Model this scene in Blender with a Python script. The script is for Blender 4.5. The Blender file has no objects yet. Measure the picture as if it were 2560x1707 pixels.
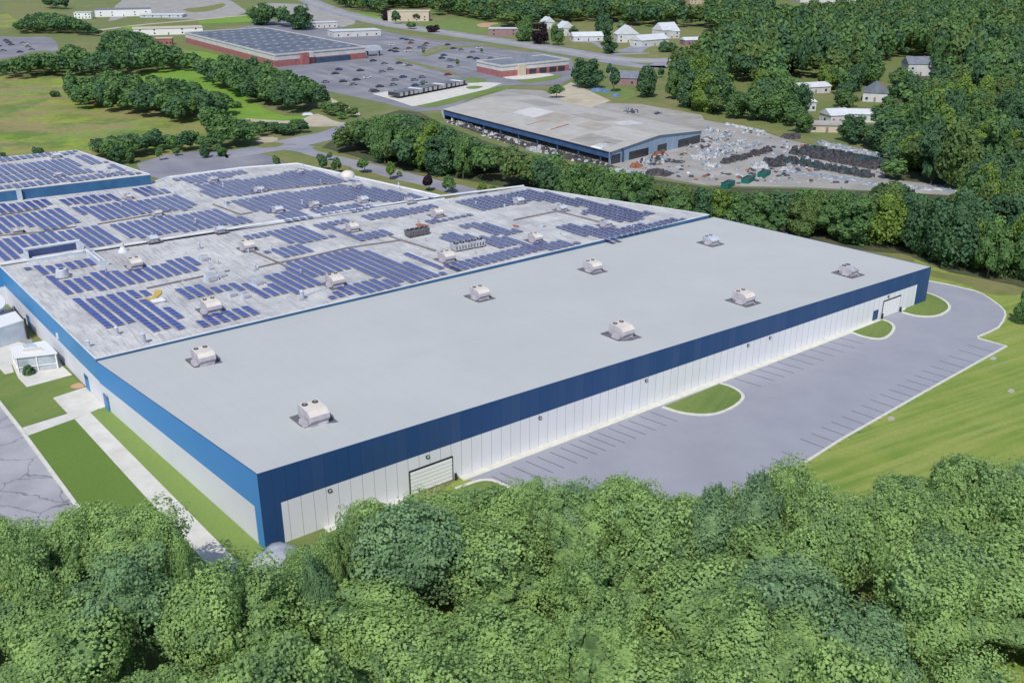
import bpy, bmesh, math, random
import numpy as np
from mathutils import Vector, Matrix, noise as mnoise
from mathutils.geometry import tessellate_polygon

random.seed(7)
S = bpy.context.scene
COL = S.collection
R = math.radians
# ------------------------------------------------------------------ camera, sky, sun, exposure
CAM_H, FPX, HOR = 70.0, 2400.0, -140.0           # height, focal length in photo pixels, horizon row
W0, H0 = 2560.0, 1707.0
PITCH = math.atan((H0 / 2 - HOR) / FPX)
cd = bpy.data.cameras.new('camera'); cam = bpy.data.objects.new('camera', cd); COL.objects.link(cam)
cd.sensor_width = 36.0; cd.lens = 36.0 * FPX / W0; cd.clip_end = 6000
cam.location = (0, 0, CAM_H); cam.rotation_euler = (math.pi / 2 - PITCH, 0, 0)
S.camera = cam
SUN_AZ = (-0.22, -0.97)                          # horizontal direction towards the sun
SUN_EL = R(50)
w = bpy.data.worlds.new('World'); S.world = w; w.use_nodes = True
nt = w.node_tree; bg = nt.nodes['Background']; bg.inputs[1].default_value = 0.11
sky = nt.nodes.new('ShaderNodeTexSky'); sky.sky_type = 'NISHITA'; sky.sun_disc = False
sky.sun_elevation = SUN_EL; sky.sun_rotation = math.atan2(SUN_AZ[0], SUN_AZ[1])
sky.air_density = 1.0; sky.dust_density = 0.6
nt.links.new(sky.outputs[0], bg.inputs[0])
ld = bpy.data.lights.new('sun', 'SUN'); ld.energy = 3.0; ld.angle = R(0.5); ld.color = (1.0, 0.96, 0.90)
sun = bpy.data.objects.new('sun', ld); COL.objects.link(sun)
sd = Vector((SUN_AZ[0], SUN_AZ[1], 0)).normalized() * math.cos(SUN_EL) + Vector((0, 0, math.sin(SUN_EL)))
sun.rotation_euler = sd.to_track_quat('Z', 'Y').to_euler()
S.view_settings.view_transform = 'Standard'; S.view_settings.look = 'None'
S.view_settings.exposure = 0.26; S.view_settings.gamma = 1.0
S.cycles.max_bounces = 6; S.cycles.diffuse_bounces = 3; S.cycles.transparent_max_bounces = 6
S.cycles.use_denoising = True

# ------------------------------------------------------------------ survey: bearings read off the aerial view -> ground positions
CROP = {'A': (0, 0, 2.613), 'B': (800, 0, 2.613), 'C': (1660, 0, 2.613), 'D': (0, 360, 3.36), 'E': (600, 360, 3.36),
        'F': (1050, 220, 2.94), 'G': (1760, 300, 2.94), 'H': (0, 600, 3.136), 'I': (0, 950, 2.851), 'J': (600, 950, 3.136),
        'K': (1250, 850, 2.94), 'M': (1960, 600, 3.137), 'N': (500, 480, 3.36), 'O': (1100, 520, 2.94),
        'P': (0, 0, 1 / 1.08844), 'Q': (0, 840, 7.128), 'T': (0, 640, 7.128), 'S': (0, 0, 1.0)}
ct, st = math.cos(PITCH), math.sin(PITCH)
def px(k, x, y):
    ox, oy, s = CROP[k]; return ox + x / s, oy + y / s
def ray(k, x, y):
    X, Y = px(k, x, y)
    a = (X - W0 / 2) / FPX; b = -(Y - H0 / 2) / FPX
    return Vector((a, ct + b * st, -st + b * ct))
def at(k, x, y, z=0.0):
    d = ray(k, x, y); t = (z - CAM_H) / d.z
    return Vector((d.x * t, d.y * t, z))
def proj(p):
    X, Y, Z = p[0], p[1], p[2] - CAM_H
    zc = Y * ct - Z * st; yc = Y * st + Z * ct
    return W0 / 2 + FPX * X / zc, H0 / 2 - FPX * yc / zc, zc
def rise(base, ytop):                            # height above base whose bearing has image row ytop
    lo, hi = 0.0, 60.0
    for _ in range(40):
        m = (lo + hi) / 2
        if proj((base[0], base[1], m))[1] > ytop: lo = m
        else: hi = m
    return lo
def on_wall(a, b, k, x, y):                      # distance along a wall a->b and height where a bearing meets it
    d = ray(k, x, y); e = (b - a).xy; n = Vector((-e.y, e.x))
    t = (a.xy.dot(n)) / (d.xy.dot(n)); p = Vector((0, 0, CAM_H)) + d * t
    return (p.xy - a.xy).dot(e.normalized()), p.z

# ------------------------------------------------------------------ materials
MATS = {}
def ramp_mix(nt, fac, c1, c2):
    m = nt.nodes.new('ShaderNodeMix'); m.data_type = 'RGBA'
    m.inputs[6].default_value = (*c1, 1); m.inputs[7].default_value = (*c2, 1)
    nt.links.new(fac, m.inputs[0]); return m.outputs[2]
def new_mat(name, rough=0.8, metal=0.0, spec=None):
    m = bpy.data.materials.new(name); m.use_nodes = True; MATS[name] = m
    b = m.node_tree.nodes['Principled BSDF']
    b.inputs['Roughness'].default_value = rough; b.inputs['Metallic'].default_value = metal
    if spec is not None: b.inputs['Specular IOR Level'].default_value = spec
    return m, m.node_tree, b
def coords(nt, obj=False):
    if obj: return nt.nodes.new('ShaderNodeTexCoord').outputs['Object']
    return nt.nodes.new('ShaderNodeNewGeometry').outputs['Position']
def noise(nt, vec, scale, detail=4, rough=0.6, lo=0.35, hi=0.65, stretch=None, rot=0):
    if stretch:
        mp = nt.nodes.new('ShaderNodeMapping'); mp.vector_type = 'TEXTURE'; mp.inputs['Scale'].default_value = tuple(1 / q for q in stretch)
        mp.inputs['Rotation'].default_value = (0, 0, rot)
        nt.links.new(vec, mp.inputs[0]); vec = mp.outputs[0]
    n = nt.nodes.new('ShaderNodeTexNoise'); n.inputs['Scale'].default_value = scale
    n.inputs['Detail'].default_value = detail; n.inputs['Roughness'].default_value = rough
    nt.links.new(vec, n.inputs['Vector'])
    r = nt.nodes.new('ShaderNodeMapRange'); r.inputs[1].default_value = lo; r.inputs[2].default_value = hi
    nt.links.new(n.outputs['Fac'], r.inputs[0]); return r.outputs[0]
def mixc(nt, fac, a, b):
    m = nt.nodes.new('ShaderNodeMix'); m.data_type = 'RGBA'
    if isinstance(fac, float): m.inputs[0].default_value = fac
    else: nt.links.new(fac, m.inputs[0])
    for i, c in ((6, a), (7, b)):
        if isinstance(c, tuple): m.inputs[i].default_value = (*c, 1)
        else: nt.links.new(c, m.inputs[i])
    return m.outputs[2]
def mul(nt, a, v):
    m = nt.nodes.new('ShaderNodeMath'); m.operation = 'MULTIPLY'; nt.links.new(a, m.inputs[0])
    if isinstance(v, (int, float)): m.inputs[1].default_value = v
    else: nt.links.new(v, m.inputs[1])
    return m.outputs[0]
def bump(nt, b, h, strength, dist):
    bp = nt.nodes.new('ShaderNodeBump'); bp.inputs['Strength'].default_value = strength; bp.inputs['Distance'].default_value = dist
    nt.links.new(h, bp.inputs['Height']); nt.links.new(bp.outputs[0], b.inputs['Normal'])
def noisy(name, c1, c2, scale=0.5, rough=0.85, c3=None, s3=0.05, f3=0.7, metal=0.0, bmp=0.0, obj=False, stretch=None, rot=0, spec=None):
    m, nt, b = new_mat(name, rough, metal, spec)
    v = coords(nt, obj)
    n = noise(nt, v, scale, stretch=stretch, rot=rot)
    c = mixc(nt, n, c1, c2)
    if c3:
        n3 = noise(nt, v, s3, 3, 0.6, 0.5, 0.7); c = mixc(nt, mul(nt, n3, f3), c, c3)
    nt.links.new(c, b.inputs['Base Color'])
    if bmp: bump(nt, b, n, bmp, 0.05)
    return m
def srgb(r, g, b, k=1.0):
    f = lambda v: ((v / 255 + 0.055) / 1.055) ** 2.4 if v > 10 else v / 255 / 12.92
    return (f(r) * k, f(g) * k, f(b) * k)

UANG = math.atan2(90.3, 118.4)                   # bearing of the long side of the warehouse
noisy('mat_ground', (0.12, 0.165, 0.04), (0.17, 0.19, 0.06), 0.15, 0.95, (0.25, 0.21, 0.11), 0.03, 0.7)
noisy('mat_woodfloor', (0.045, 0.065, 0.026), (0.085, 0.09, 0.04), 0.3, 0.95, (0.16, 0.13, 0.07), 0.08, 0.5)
noisy('mat_verge', (0.14, 0.17, 0.04), (0.21, 0.20, 0.07), 0.25, 0.95, (0.27, 0.22, 0.12), 0.06, 0.55)
m, nt_, b_ = new_mat('mat_field', 0.95)
v = coords(nt_)
c = mixc(nt_, noise(nt_, v, 0.035, 5, 0.6, 0.35, 0.65), (0.16, 0.29, 0.018), (0.31, 0.36, 0.04))
c = mixc(nt_, noise(nt_, v, 0.022, 5, 0.7, 0.44, 0.54, (1, 2.0, 1)), c, (0.30, 0.25, 0.10))
c = mixc(nt_, noise(nt_, v, 0.028, 4, 0.6, 0.56, 0.68, (1, 1.7, 1), 0.6), c, (0.19, 0.28, 0.09))
c = mixc(nt_, mul(nt_, noise(nt_, v, 0.06, 6, 0.72, 0.5, 0.62), 0.8), c, (0.24, 0.20, 0.075))
c = mixc(nt_, mul(nt_, noise(nt_, v, 0.045, 6, 0.75, 0.50, 0.60), 0.75), c, (0.10, 0.175, 0.03))
c = mixc(nt_, mul(nt_, noise(nt_, v, 0.5, 6, 0.7, 0.4, 0.7), 0.4), c, (0.07, 0.11, 0.025))
nt_.links.new(c, b_.inputs['Base Color'])
m, nt_, b_ = new_mat('mat_meadow', 0.95)
v = coords(nt_)
c = mixc(nt_, noise(nt_, v, 0.05, 4, 0.6), (0.14, 0.29, 0.02), (0.20, 0.33, 0.035))
c = mixc(nt_, mul(nt_, noise(nt_, v, 0.4, 6, 0.7, 0.45, 0.7), 0.5), c, (0.06, 0.12, 0.015))
nt_.links.new(c, b_.inputs['Base Color'])
def lawn(name, c1, c2, c3, ang, k=1.0):
    m, nt, b = new_mat(name, 0.95); v = coords(nt)
    base = mixc(nt, noise(nt, v, 0.10, 4, 0.6, 0.38, 0.62), c1, c2)
    mp = nt.nodes.new('ShaderNodeMapping'); mp.vector_type = 'TEXTURE'; mp.inputs['Rotation'].default_value = (0, 0, ang); mp.inputs['Scale'].default_value = (25, 1, 1)
    nt.links.new(v, mp.inputs[0])
    n = noise(nt, mp.outputs[0], 0.55, 3, 0.6, 0.42, 0.62)
    base = mixc(nt, mul(nt, n, 0.6 * k), base, c3)
    base = mixc(nt, mul(nt, noise(nt, v, 1.6, 6, 0.75, 0.42, 0.75), 0.45), base, tuple(x * 0.62 for x in c1))
    nt.links.new(base, b.inputs['Base Color'])
    bump(nt, b, noise(nt, v, 3.0, 4, 0.7), 0.25, 0.06)
lawn('mat_lawn', (0.145, 0.24, 0.032), (0.225, 0.29, 0.045), (0.31, 0.34, 0.09), R(29), 1.3)
lawn('mat_lawn_new', (0.185, 0.27, 0.062), (0.195, 0.28, 0.067), (0.205, 0.29, 0.075), R(131), 0.5)
lawn('mat_lawn_dark', (0.118, 0.20, 0.030), (0.124, 0.21, 0.032), (0.135, 0.215, 0.038), R(131), 0.5)
lawn('mat_island', (0.12, 0.195, 0.04), (0.17, 0.235, 0.05), (0.20, 0.245, 0.07), R(60), 0.8)
noisy('mat_asphalt_new', (0.29, 0.295, 0.34), (0.33, 0.335, 0.38), 0.12, 0.8, (0.285, 0.29, 0.335), 0.03, 0.4, bmp=0.04)
noisy('mat_asphalt', (0.17, 0.17, 0.20), (0.23, 0.23, 0.26), 0.06, 0.9, (0.30, 0.29, 0.31), 0.02, 0.6)
noisy('mat_court', (0.17, 0.17, 0.21), (0.25, 0.25, 0.30), 0.05, 0.9, (0.34, 0.33, 0.34), 0.02, 0.7, stretch=(1, 0.4, 1), rot=0.5)
noisy('mat_road', (0.23, 0.23, 0.28), (0.30, 0.30, 0.34), 0.08, 0.9, (0.36, 0.35, 0.38), 0.03, 0.5)
noisy('mat_dirt', (0.42, 0.36, 0.27), (0.52, 0.46, 0.36), 0.15, 0.95, (0.30, 0.28, 0.16), 0.06, 0.6)
noisy('mat_gravel', (0.27, 0.255, 0.235), (0.40, 0.38, 0.355), 0.10, 0.95, (0.28, 0.27, 0.27), 0.05, 0.7)
noisy('mat_concrete', (0.56, 0.54, 0.49), (0.66, 0.64, 0.59), 0.35, 0.85, (0.50, 0.45, 0.37), 0.10, 0.35)
noisy('mat_kerb', (0.56, 0.55, 0.48), (0.66, 0.65, 0.58), 0.8, 0.85)
noisy('mat_clay', (0.48, 0.27, 0.17), (0.52, 0.32, 0.21), 0.3, 0.95)
# old cracked asphalt, lower left
m, nt_, b_ = new_mat('mat_cracked', 0.9); v = coords(nt_)
c = mixc(nt_, noise(nt_, v, 0.12, 4, 0.6), (0.30, 0.295, 0.33), (0.42, 0.41, 0.44))
n = nt_.nodes.new('ShaderNodeTexNoise'); n.inputs['Scale'].default_value = 0.5; n.inputs['Detail'].default_value = 4; nt_.links.new(v, n.inputs['Vector'])
mv = nt_.nodes.new('ShaderNodeVectorMath'); mv.operation = 'MULTIPLY_ADD'; mv.inputs[1].default_value = (2.2, 2.2, 0); nt_.links.new(n.outputs['Color'], mv.inputs[0]); nt_.links.new(v, mv.inputs[2])
vo = nt_.nodes.new('ShaderNodeTexVoronoi'); vo.feature = 'DISTANCE_TO_EDGE'; vo.inputs['Scale'].default_value = 0.17; nt_.links.new(mv.outputs[0], vo.inputs['Vector'])
r = nt_.nodes.new('ShaderNodeMapRange'); r.inputs[1].default_value = 0.0; r.inputs[2].default_value = 0.022; r.inputs[3].default_value = 0.75; r.inputs[4].default_value = 0
nt_.links.new(vo.outputs['Distance'], r.inputs[0])
c = mixc(nt_, r.outputs[0], c, (0.10, 0.10, 0.12)); nt_.links.new(c, b_.inputs['Base Color'])
noisy('mat_line', (0.11, 0.11, 0.13), (0.14, 0.14, 0.16), 2.0, 0.8)
noisy('mat_line_white', (0.65, 0.65, 0.65), (0.5, 0.5, 0.52), 1.0, 0.8)
noisy('mat_line_yellow', (0.52, 0.46, 0.20), (0.42, 0.40, 0.25), 1.0, 0.8)
# warehouse cladding: panels with fine vertical joints, along the wall's own length
def cladding(name, ca, cb, joint, pitch, width, jf=0.75, rough=0.55, ang=UANG):
    m, nt, b = new_mat(name, rough); v = coords(nt)
    c = mixc(nt, noise(nt, v, 0.15, 4, 0.6), ca, cb)
    dp = nt.nodes.new('ShaderNodeVectorMath'); dp.operation = 'DOT_PRODUCT'; dp.inputs[1].default_value = (math.cos(ang), math.sin(ang), 0)
    nt.links.new(v, dp.inputs[0])
    d = nt.nodes.new('ShaderNodeMath'); d.operation = 'DIVIDE'; d.inputs[1].default_value = pitch; nt.links.new(dp.outputs['Value'], d.inputs[0])
    fr = nt.nodes.new('ShaderNodeMath'); fr.operation = 'FRACT'; nt.links.new(d.outputs[0], fr.inputs[0])
    lt = nt.nodes.new('ShaderNodeMath'); lt.operation = 'LESS_THAN'; lt.inputs[1].default_value = width / pitch; nt.links.new(fr.outputs[0], lt.inputs[0])
    if joint:
        c = mixc(nt, mul(nt, lt.outputs[0], jf), c, joint)
    # each panel a hair different in tone
    fl = nt.nodes.new('ShaderNodeMath'); fl.operation = 'FLOOR'; nt.links.new(d.outputs[0], fl.inputs[0])
    wn = nt.nodes.new('ShaderNodeTexWhiteNoise'); wn.noise_dimensions = '1D'; nt.links.new(fl.outputs[0], wn.inputs['W'])
    c = mixc(nt, mul(nt, wn.outputs['Value'], 0.06), c, (0.3, 0.3, 0.32))
    nt.links.new(c, b.inputs['Base Color']); return m
cladding('mat_white_panel', (0.74, 0.745, 0.78), (0.77, 0.775, 0.81), (0.22, 0.23, 0.25), 1.75, 0.07)  # front white lifted above the side wall's to offset its weaker light
cladding('mat_navy_panel', (0.011, 0.058, 0.172), (0.013, 0.063, 0.186), (0.006, 0.025, 0.08), 1.75, 0.06)
noisy('mat_white_plain', (0.62, 0.63, 0.68), (0.66, 0.67, 0.72), 0.15, 0.6, (0.58, 0.585, 0.63), 0.08, 0.4)
noisy('mat_blue_side', (0.045, 0.225, 0.53), (0.050, 0.235, 0.55), 0.10, 0.5)
noisy('mat_blue_old', (0.044, 0.215, 0.47), (0.06, 0.245, 0.50), 0.12, 0.55, (0.08, 0.27, 0.48), 0.3, 0.4)
noisy('mat_blue_wall', (0.018, 0.085, 0.20), (0.03, 0.12, 0.26), 0.15, 0.6, (0.06, 0.16, 0.26), 0.2, 0.5)
noisy('mat_roof_new', (0.465, 0.475, 0.465), (0.495, 0.505, 0.495), 0.05, 0.7, (0.445, 0.458, 0.452), 0.015, 0.6, bmp=0.03)
m = MATS['mat_roof_new']; nt_ = m.node_tree; b_ = nt_.nodes['Principled BSDF']; v = coords(nt_); src = b_.inputs['Base Color'].links[0].from_socket
for an, pt, wd_, k_ in ((UANG, 3.05, .10, .10), (UANG + math.pi / 2, 30.5, .12, .13)):
    dp = nt_.nodes.new('ShaderNodeVectorMath'); dp.operation = 'DOT_PRODUCT'; dp.inputs[1].default_value = (math.cos(an) / pt, math.sin(an) / pt, 0); nt_.links.new(v, dp.inputs[0])
    fr = nt_.nodes.new('ShaderNodeMath'); fr.operation = 'FRACT'; nt_.links.new(dp.outputs['Value'], fr.inputs[0])
    lt = nt_.nodes.new('ShaderNodeMath'); lt.operation = 'LESS_THAN'; lt.inputs[1].default_value = wd_ / pt; nt_.links.new(fr.outputs[0], lt.inputs[0])
    src = mixc(nt_, mul(nt_, lt.outputs[0], k_), src, (0.2, 0.2, 0.21))
src = mixc(nt_, mul(nt_, noise(nt_, v, 0.09, 5, 0.65, 0.56, 0.72), 0.10), src, (0.30, 0.30, 0.30))
nt_.links.new(src, b_.inputs['Base Color'])
# old roof: ribbed pale sheeting, stained
def old_roof(name, c1, c2, c3, ang, k=0.5, rib=1.6):
    m, nt, b = new_mat(name, 0.8); v = coords(nt)
    c = mixc(nt, noise(nt, v, 0.20, 6, 0.7, 0.36, 0.64), c1, c2)
    mp = nt.nodes.new('ShaderNodeMapping'); mp.vector_type = 'TEXTURE'; mp.inputs['Rotation'].default_value = (0, 0, ang); mp.inputs['Scale'].default_value = (1, 14, 1)
    nt.links.new(v, mp.inputs[0])
    c = mixc(nt, mul(nt, noise(nt, mp.outputs[0], rib, 2, 0.6, 0.52, 0.64), k), c, c3)
    c = mixc(nt, mul(nt, noise(nt, v, 0.07, 6, 0.75, 0.48, 0.66), 0.5), c, c3)
    c = mixc(nt, mul(nt, noise(nt, v, 0.9, 5, 0.75, 0.58, 0.74), 0.6), c, tuple(x * 0.8 for x in c3))
    nt.links.new(c, b.inputs['Base Color'])
old_roof('mat_roof_old', (0.45, 0.45, 0.455), (0.61, 0.60, 0.585), (0.24, 0.235, 0.25), UANG, .5, 2.6)
old_roof('mat_roof_shed', (0.39, 0.375, 0.35), (0.47, 0.455, 0.43), (0.36, 0.30, 0.25), UANG, 0.35, 0.5)
noisy('mat_edge', (0.66, 0.67, 0.70), (0.52, 0.54, 0.58), 0.4, 0.7)
# solar glass
m, nt_, b_ = new_mat('mat_solar', 0.3, 0.0, 0.3)
oi = nt_.nodes.new('ShaderNodeObjectInfo'); v = coords(nt_)
c = mixc(nt_, noise(nt_, v, 0.35, 2, 0.5, 0.3, 0.7), (0.030, 0.048, 0.235), (0.046, 0.072, 0.32))
c = mixc(nt_, mul(nt_, oi.outputs['Random'], 0.2), c, (0.045, 0.065, 0.23)); nt_.links.new(c, b_.inputs['Base Color'])
noisy('mat_rail', (0.55, 0.56, 0.60), (0.48, 0.49, 0.53), 1.0, 0.5)
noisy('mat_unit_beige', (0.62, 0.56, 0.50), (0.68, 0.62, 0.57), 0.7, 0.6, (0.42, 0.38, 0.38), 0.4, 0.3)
noisy('mat_unit_side', (0.40, 0.37, 0.41), (0.47, 0.44, 0.47), 0.8, 0.6, (0.24, 0.22, 0.27), 0.6, 0.5)  # mauve-grey carries the shading of the units' sides in the colour
noisy('mat_unit_metal', (0.36, 0.37, 0.42), (0.52, 0.53, 0.58), 0.8, 0.5, (0.16, 0.15, 0.18), 0.6, 0.6)
noisy('mat_pale_metal', (0.42, 0.48, 0.56), (0.55, 0.60, 0.66), 0.6, 0.5)
noisy('mat_pad', (0.10, 0.095, 0.115), (0.16, 0.15, 0.175), 0.8, 0.9)
noisy('mat_black', (0.012, 0.012, 0.014), (0.02, 0.02, 0.022), 1.0, 0.6)
noisy('mat_fan', (0.10, 0.07, 0.07), (0.06, 0.05, 0.055), 1.0, 0.7)
noisy('mat_white', (0.74, 0.74, 0.74), (0.78, 0.78, 0.78), 0.5, 0.6)
noisy('mat_bright_white', (0.86, 0.86, 0.86), (0.88, 0.88, 0.88), 0.5, 0.5)
noisy('mat_yellow', (0.60, 0.42, 0.08), (0.5, 0.36, 0.1), 1.0, 0.7)
noisy('mat_rust', (0.36, 0.14, 0.07), (0.28, 0.10, 0.05), 0.8, 0.9)
noisy('mat_conduit', (0.16, 0.14, 0.15), (0.22, 0.20, 0.20), 0.6, 0.9)
noisy('mat_lens', (0.80, 0.80, 0.76), (0.75, 0.75, 0.7), 1.0, 0.3)
noisy('mat_glass', (0.30, 0.35, 0.40), (0.52, 0.56, 0.60), 0.5, 0.25)
noisy('mat_window', (0.03, 0.035, 0.045), (0.05, 0.055, 0.07), 0.3, 0.15)
noisy('mat_brick', (0.30, 0.10, 0.10), (0.36, 0.15, 0.15), 0.5, 0.85)
noisy('mat_pale_wall', (0.50, 0.49, 0.49), (0.60, 0.59, 0.58), 0.3, 0.8, (0.40, 0.40, 0.42), 0.1, 0.4)
noisy('mat_roof_box', (0.085, 0.10, 0.14), (0.135, 0.15, 0.20), 0.15, 0.75, (0.20, 0.22, 0.27), 0.06, 0.5, stretch=(1, 0.25, 1), rot=0.4)
noisy('mat_skylight', (0.42, 0.45, 0.5), (0.36, 0.39, 0.45), 0.5, 0.3)
noisy('mat_roof_grey', (0.14, 0.16, 0.20), (0.20, 0.22, 0.26), 0.4, 0.8)
noisy('mat_roof_tan', (0.50, 0.42, 0.32), (0.58, 0.50, 0.40), 0.3, 0.8)
noisy('mat_roof_white', (0.52, 0.54, 0.58), (0.62, 0.64, 0.66), 0.4, 0.7)
noisy('mat_house_white', (0.50, 0.50, 0.51), (0.60, 0.60, 0.60), 0.4, 0.7)
noisy('mat_house_tan', (0.50, 0.42, 0.33), (0.56, 0.48, 0.38), 0.4, 0.8)
noisy('mat_house_plum', (0.24, 0.15, 0.17), (0.30, 0.19, 0.20), 0.4, 0.8)
noisy('mat_shed_blue', (0.24, 0.33, 0.44), (0.30, 0.39, 0.50), 0.4, 0.6, stretch=(3, 3, 0.2))
noisy('mat_shed_dark', (0.03, 0.06, 0.12), (0.05, 0.09, 0.17), 0.3, 0.8)
noisy('mat_scrap_black', (0.02, 0.02, 0.026), (0.09, 0.09, 0.105), 0.9, 0.8)
noisy('mat_scrap_teal', (0.014, 0.03, 0.036), (0.035, 0.09, 0.095), 0.6, 0.8)
noisy('mat_scrap_grey', (0.15, 0.18, 0.22), (0.36, 0.40, 0.44), 0.8, 0.7)
noisy('mat_scrap_white', (0.36, 0.37, 0.39), (0.56, 0.56, 0.56), 0.8, 0.8)
noisy('mat_scrap_brown', (0.05, 0.042, 0.046), (0.11, 0.095, 0.098), 0.8, 0.9)
noisy('mat_green_bin', (0.0, 0.12, 0.09), (0.01, 0.16, 0.12), 0.6, 0.6)
noisy('mat_orange', (0.30, 0.11, 0.06), (0.22, 0.09, 0.05), 0.6, 0.7)
noisy('mat_rock', (0.27, 0.30, 0.36), (0.42, 0.45, 0.52), 0.35, 0.9, (0.24, 0.26, 0.30), 0.2, 0.5, bmp=0.4)
noisy('mat_tarp', (0.06, 0.12, 0.30), (0.16, 0.24, 0.42), 0.6, 0.6)
noisy('mat_bark', (0.07, 0.055, 0.045), (0.12, 0.10, 0.085), 1.5, 0.95, obj=True)
for nme, cc in (('white', (0.62, 0.62, 0.64)), ('dark', (0.06, 0.06, 0.075)), ('grey', (0.20, 0.21, 0.24)), ('red', (0.30, 0.04, 0.04)), ('blue', (0.04, 0.08, 0.22))):
    noisy('mat_car_' + nme, cc, tuple(x * 0.85 for x in cc), 1.0, 0.25)
def leaf_mat(name, dark, light, warm, var=0.5):
    m, nt, b = new_mat(name, 0.6, spec=0.25)
    oi = nt.nodes.new('ShaderNodeObjectInfo'); tc = nt.nodes.new('ShaderNodeTexCoord')
    vv = nt.nodes.new('ShaderNodeVectorMath'); vv.operation = 'ADD'; nt.links.new(tc.outputs['Object'], vv.inputs[0])
    sc = nt.nodes.new('ShaderNodeMath'); sc.operation = 'MULTIPLY'; sc.inputs[1].default_value = 97.0; nt.links.new(oi.outputs['Random'], sc.inputs[0])
    nt.links.new(sc.outputs[0], vv.inputs[1])
    n = noise(nt, vv.outputs[0], 0.45, 4, 0.65, 0.34, 0.66)
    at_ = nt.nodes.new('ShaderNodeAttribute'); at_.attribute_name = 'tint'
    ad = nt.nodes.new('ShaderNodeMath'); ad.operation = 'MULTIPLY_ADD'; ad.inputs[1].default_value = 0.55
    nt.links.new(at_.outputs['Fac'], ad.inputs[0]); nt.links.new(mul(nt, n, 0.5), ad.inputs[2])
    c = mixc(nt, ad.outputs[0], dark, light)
    c = mixc(nt, mul(nt, oi.outputs['Random'], var), c, warm)
    nt.links.new(c, b.inputs['Base Color'])
    tr = nt.nodes.new('ShaderNodeBsdfTranslucent'); nt.links.new(c, tr.inputs[0])
    mx = nt.nodes.new('ShaderNodeMixShader'); mx.inputs[0].default_value = 0.30
    nt.links.new(b.outputs[0], mx.inputs[1]); nt.links.new(tr.outputs[0], mx.inputs[2])
    nt.links.new(mx.outputs[0], nt.nodes['Material Output'].inputs[0])
leaf_mat('leaf_fore', (0.055, 0.130, 0.075), (0.40, 0.58, 0.18), (0.25, 0.40, 0.13), 0.4)  # dark tone carries the bluish shadow colour between the leaves
leaf_mat('leaf_fore_blue', (0.085, 0.175, 0.105), (0.27, 0.42, 0.19), (0.21, 0.35, 0.15))
leaf_mat('leaf_mid', (0.032, 0.090, 0.046), (0.18, 0.315, 0.09), (0.12, 0.22, 0.075))
leaf_mat('leaf_dark', (0.024, 0.070, 0.046), (0.115, 0.225, 0.095), (0.09, 0.175, 0.075))
leaf_mat('leaf_bright', (0.06, 0.13, 0.03), (0.24, 0.36, 0.07), (0.19, 0.28, 0.055))
leaf_mat('leaf_olive', (0.042, 0.088, 0.034), (0.18, 0.28, 0.08), (0.14, 0.20, 0.065))
leaf_mat('leaf_purple', (0.018, 0.010, 0.016), (0.045, 0.024, 0.036), (0.03, 0.018, 0.03))
M = MATS

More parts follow.
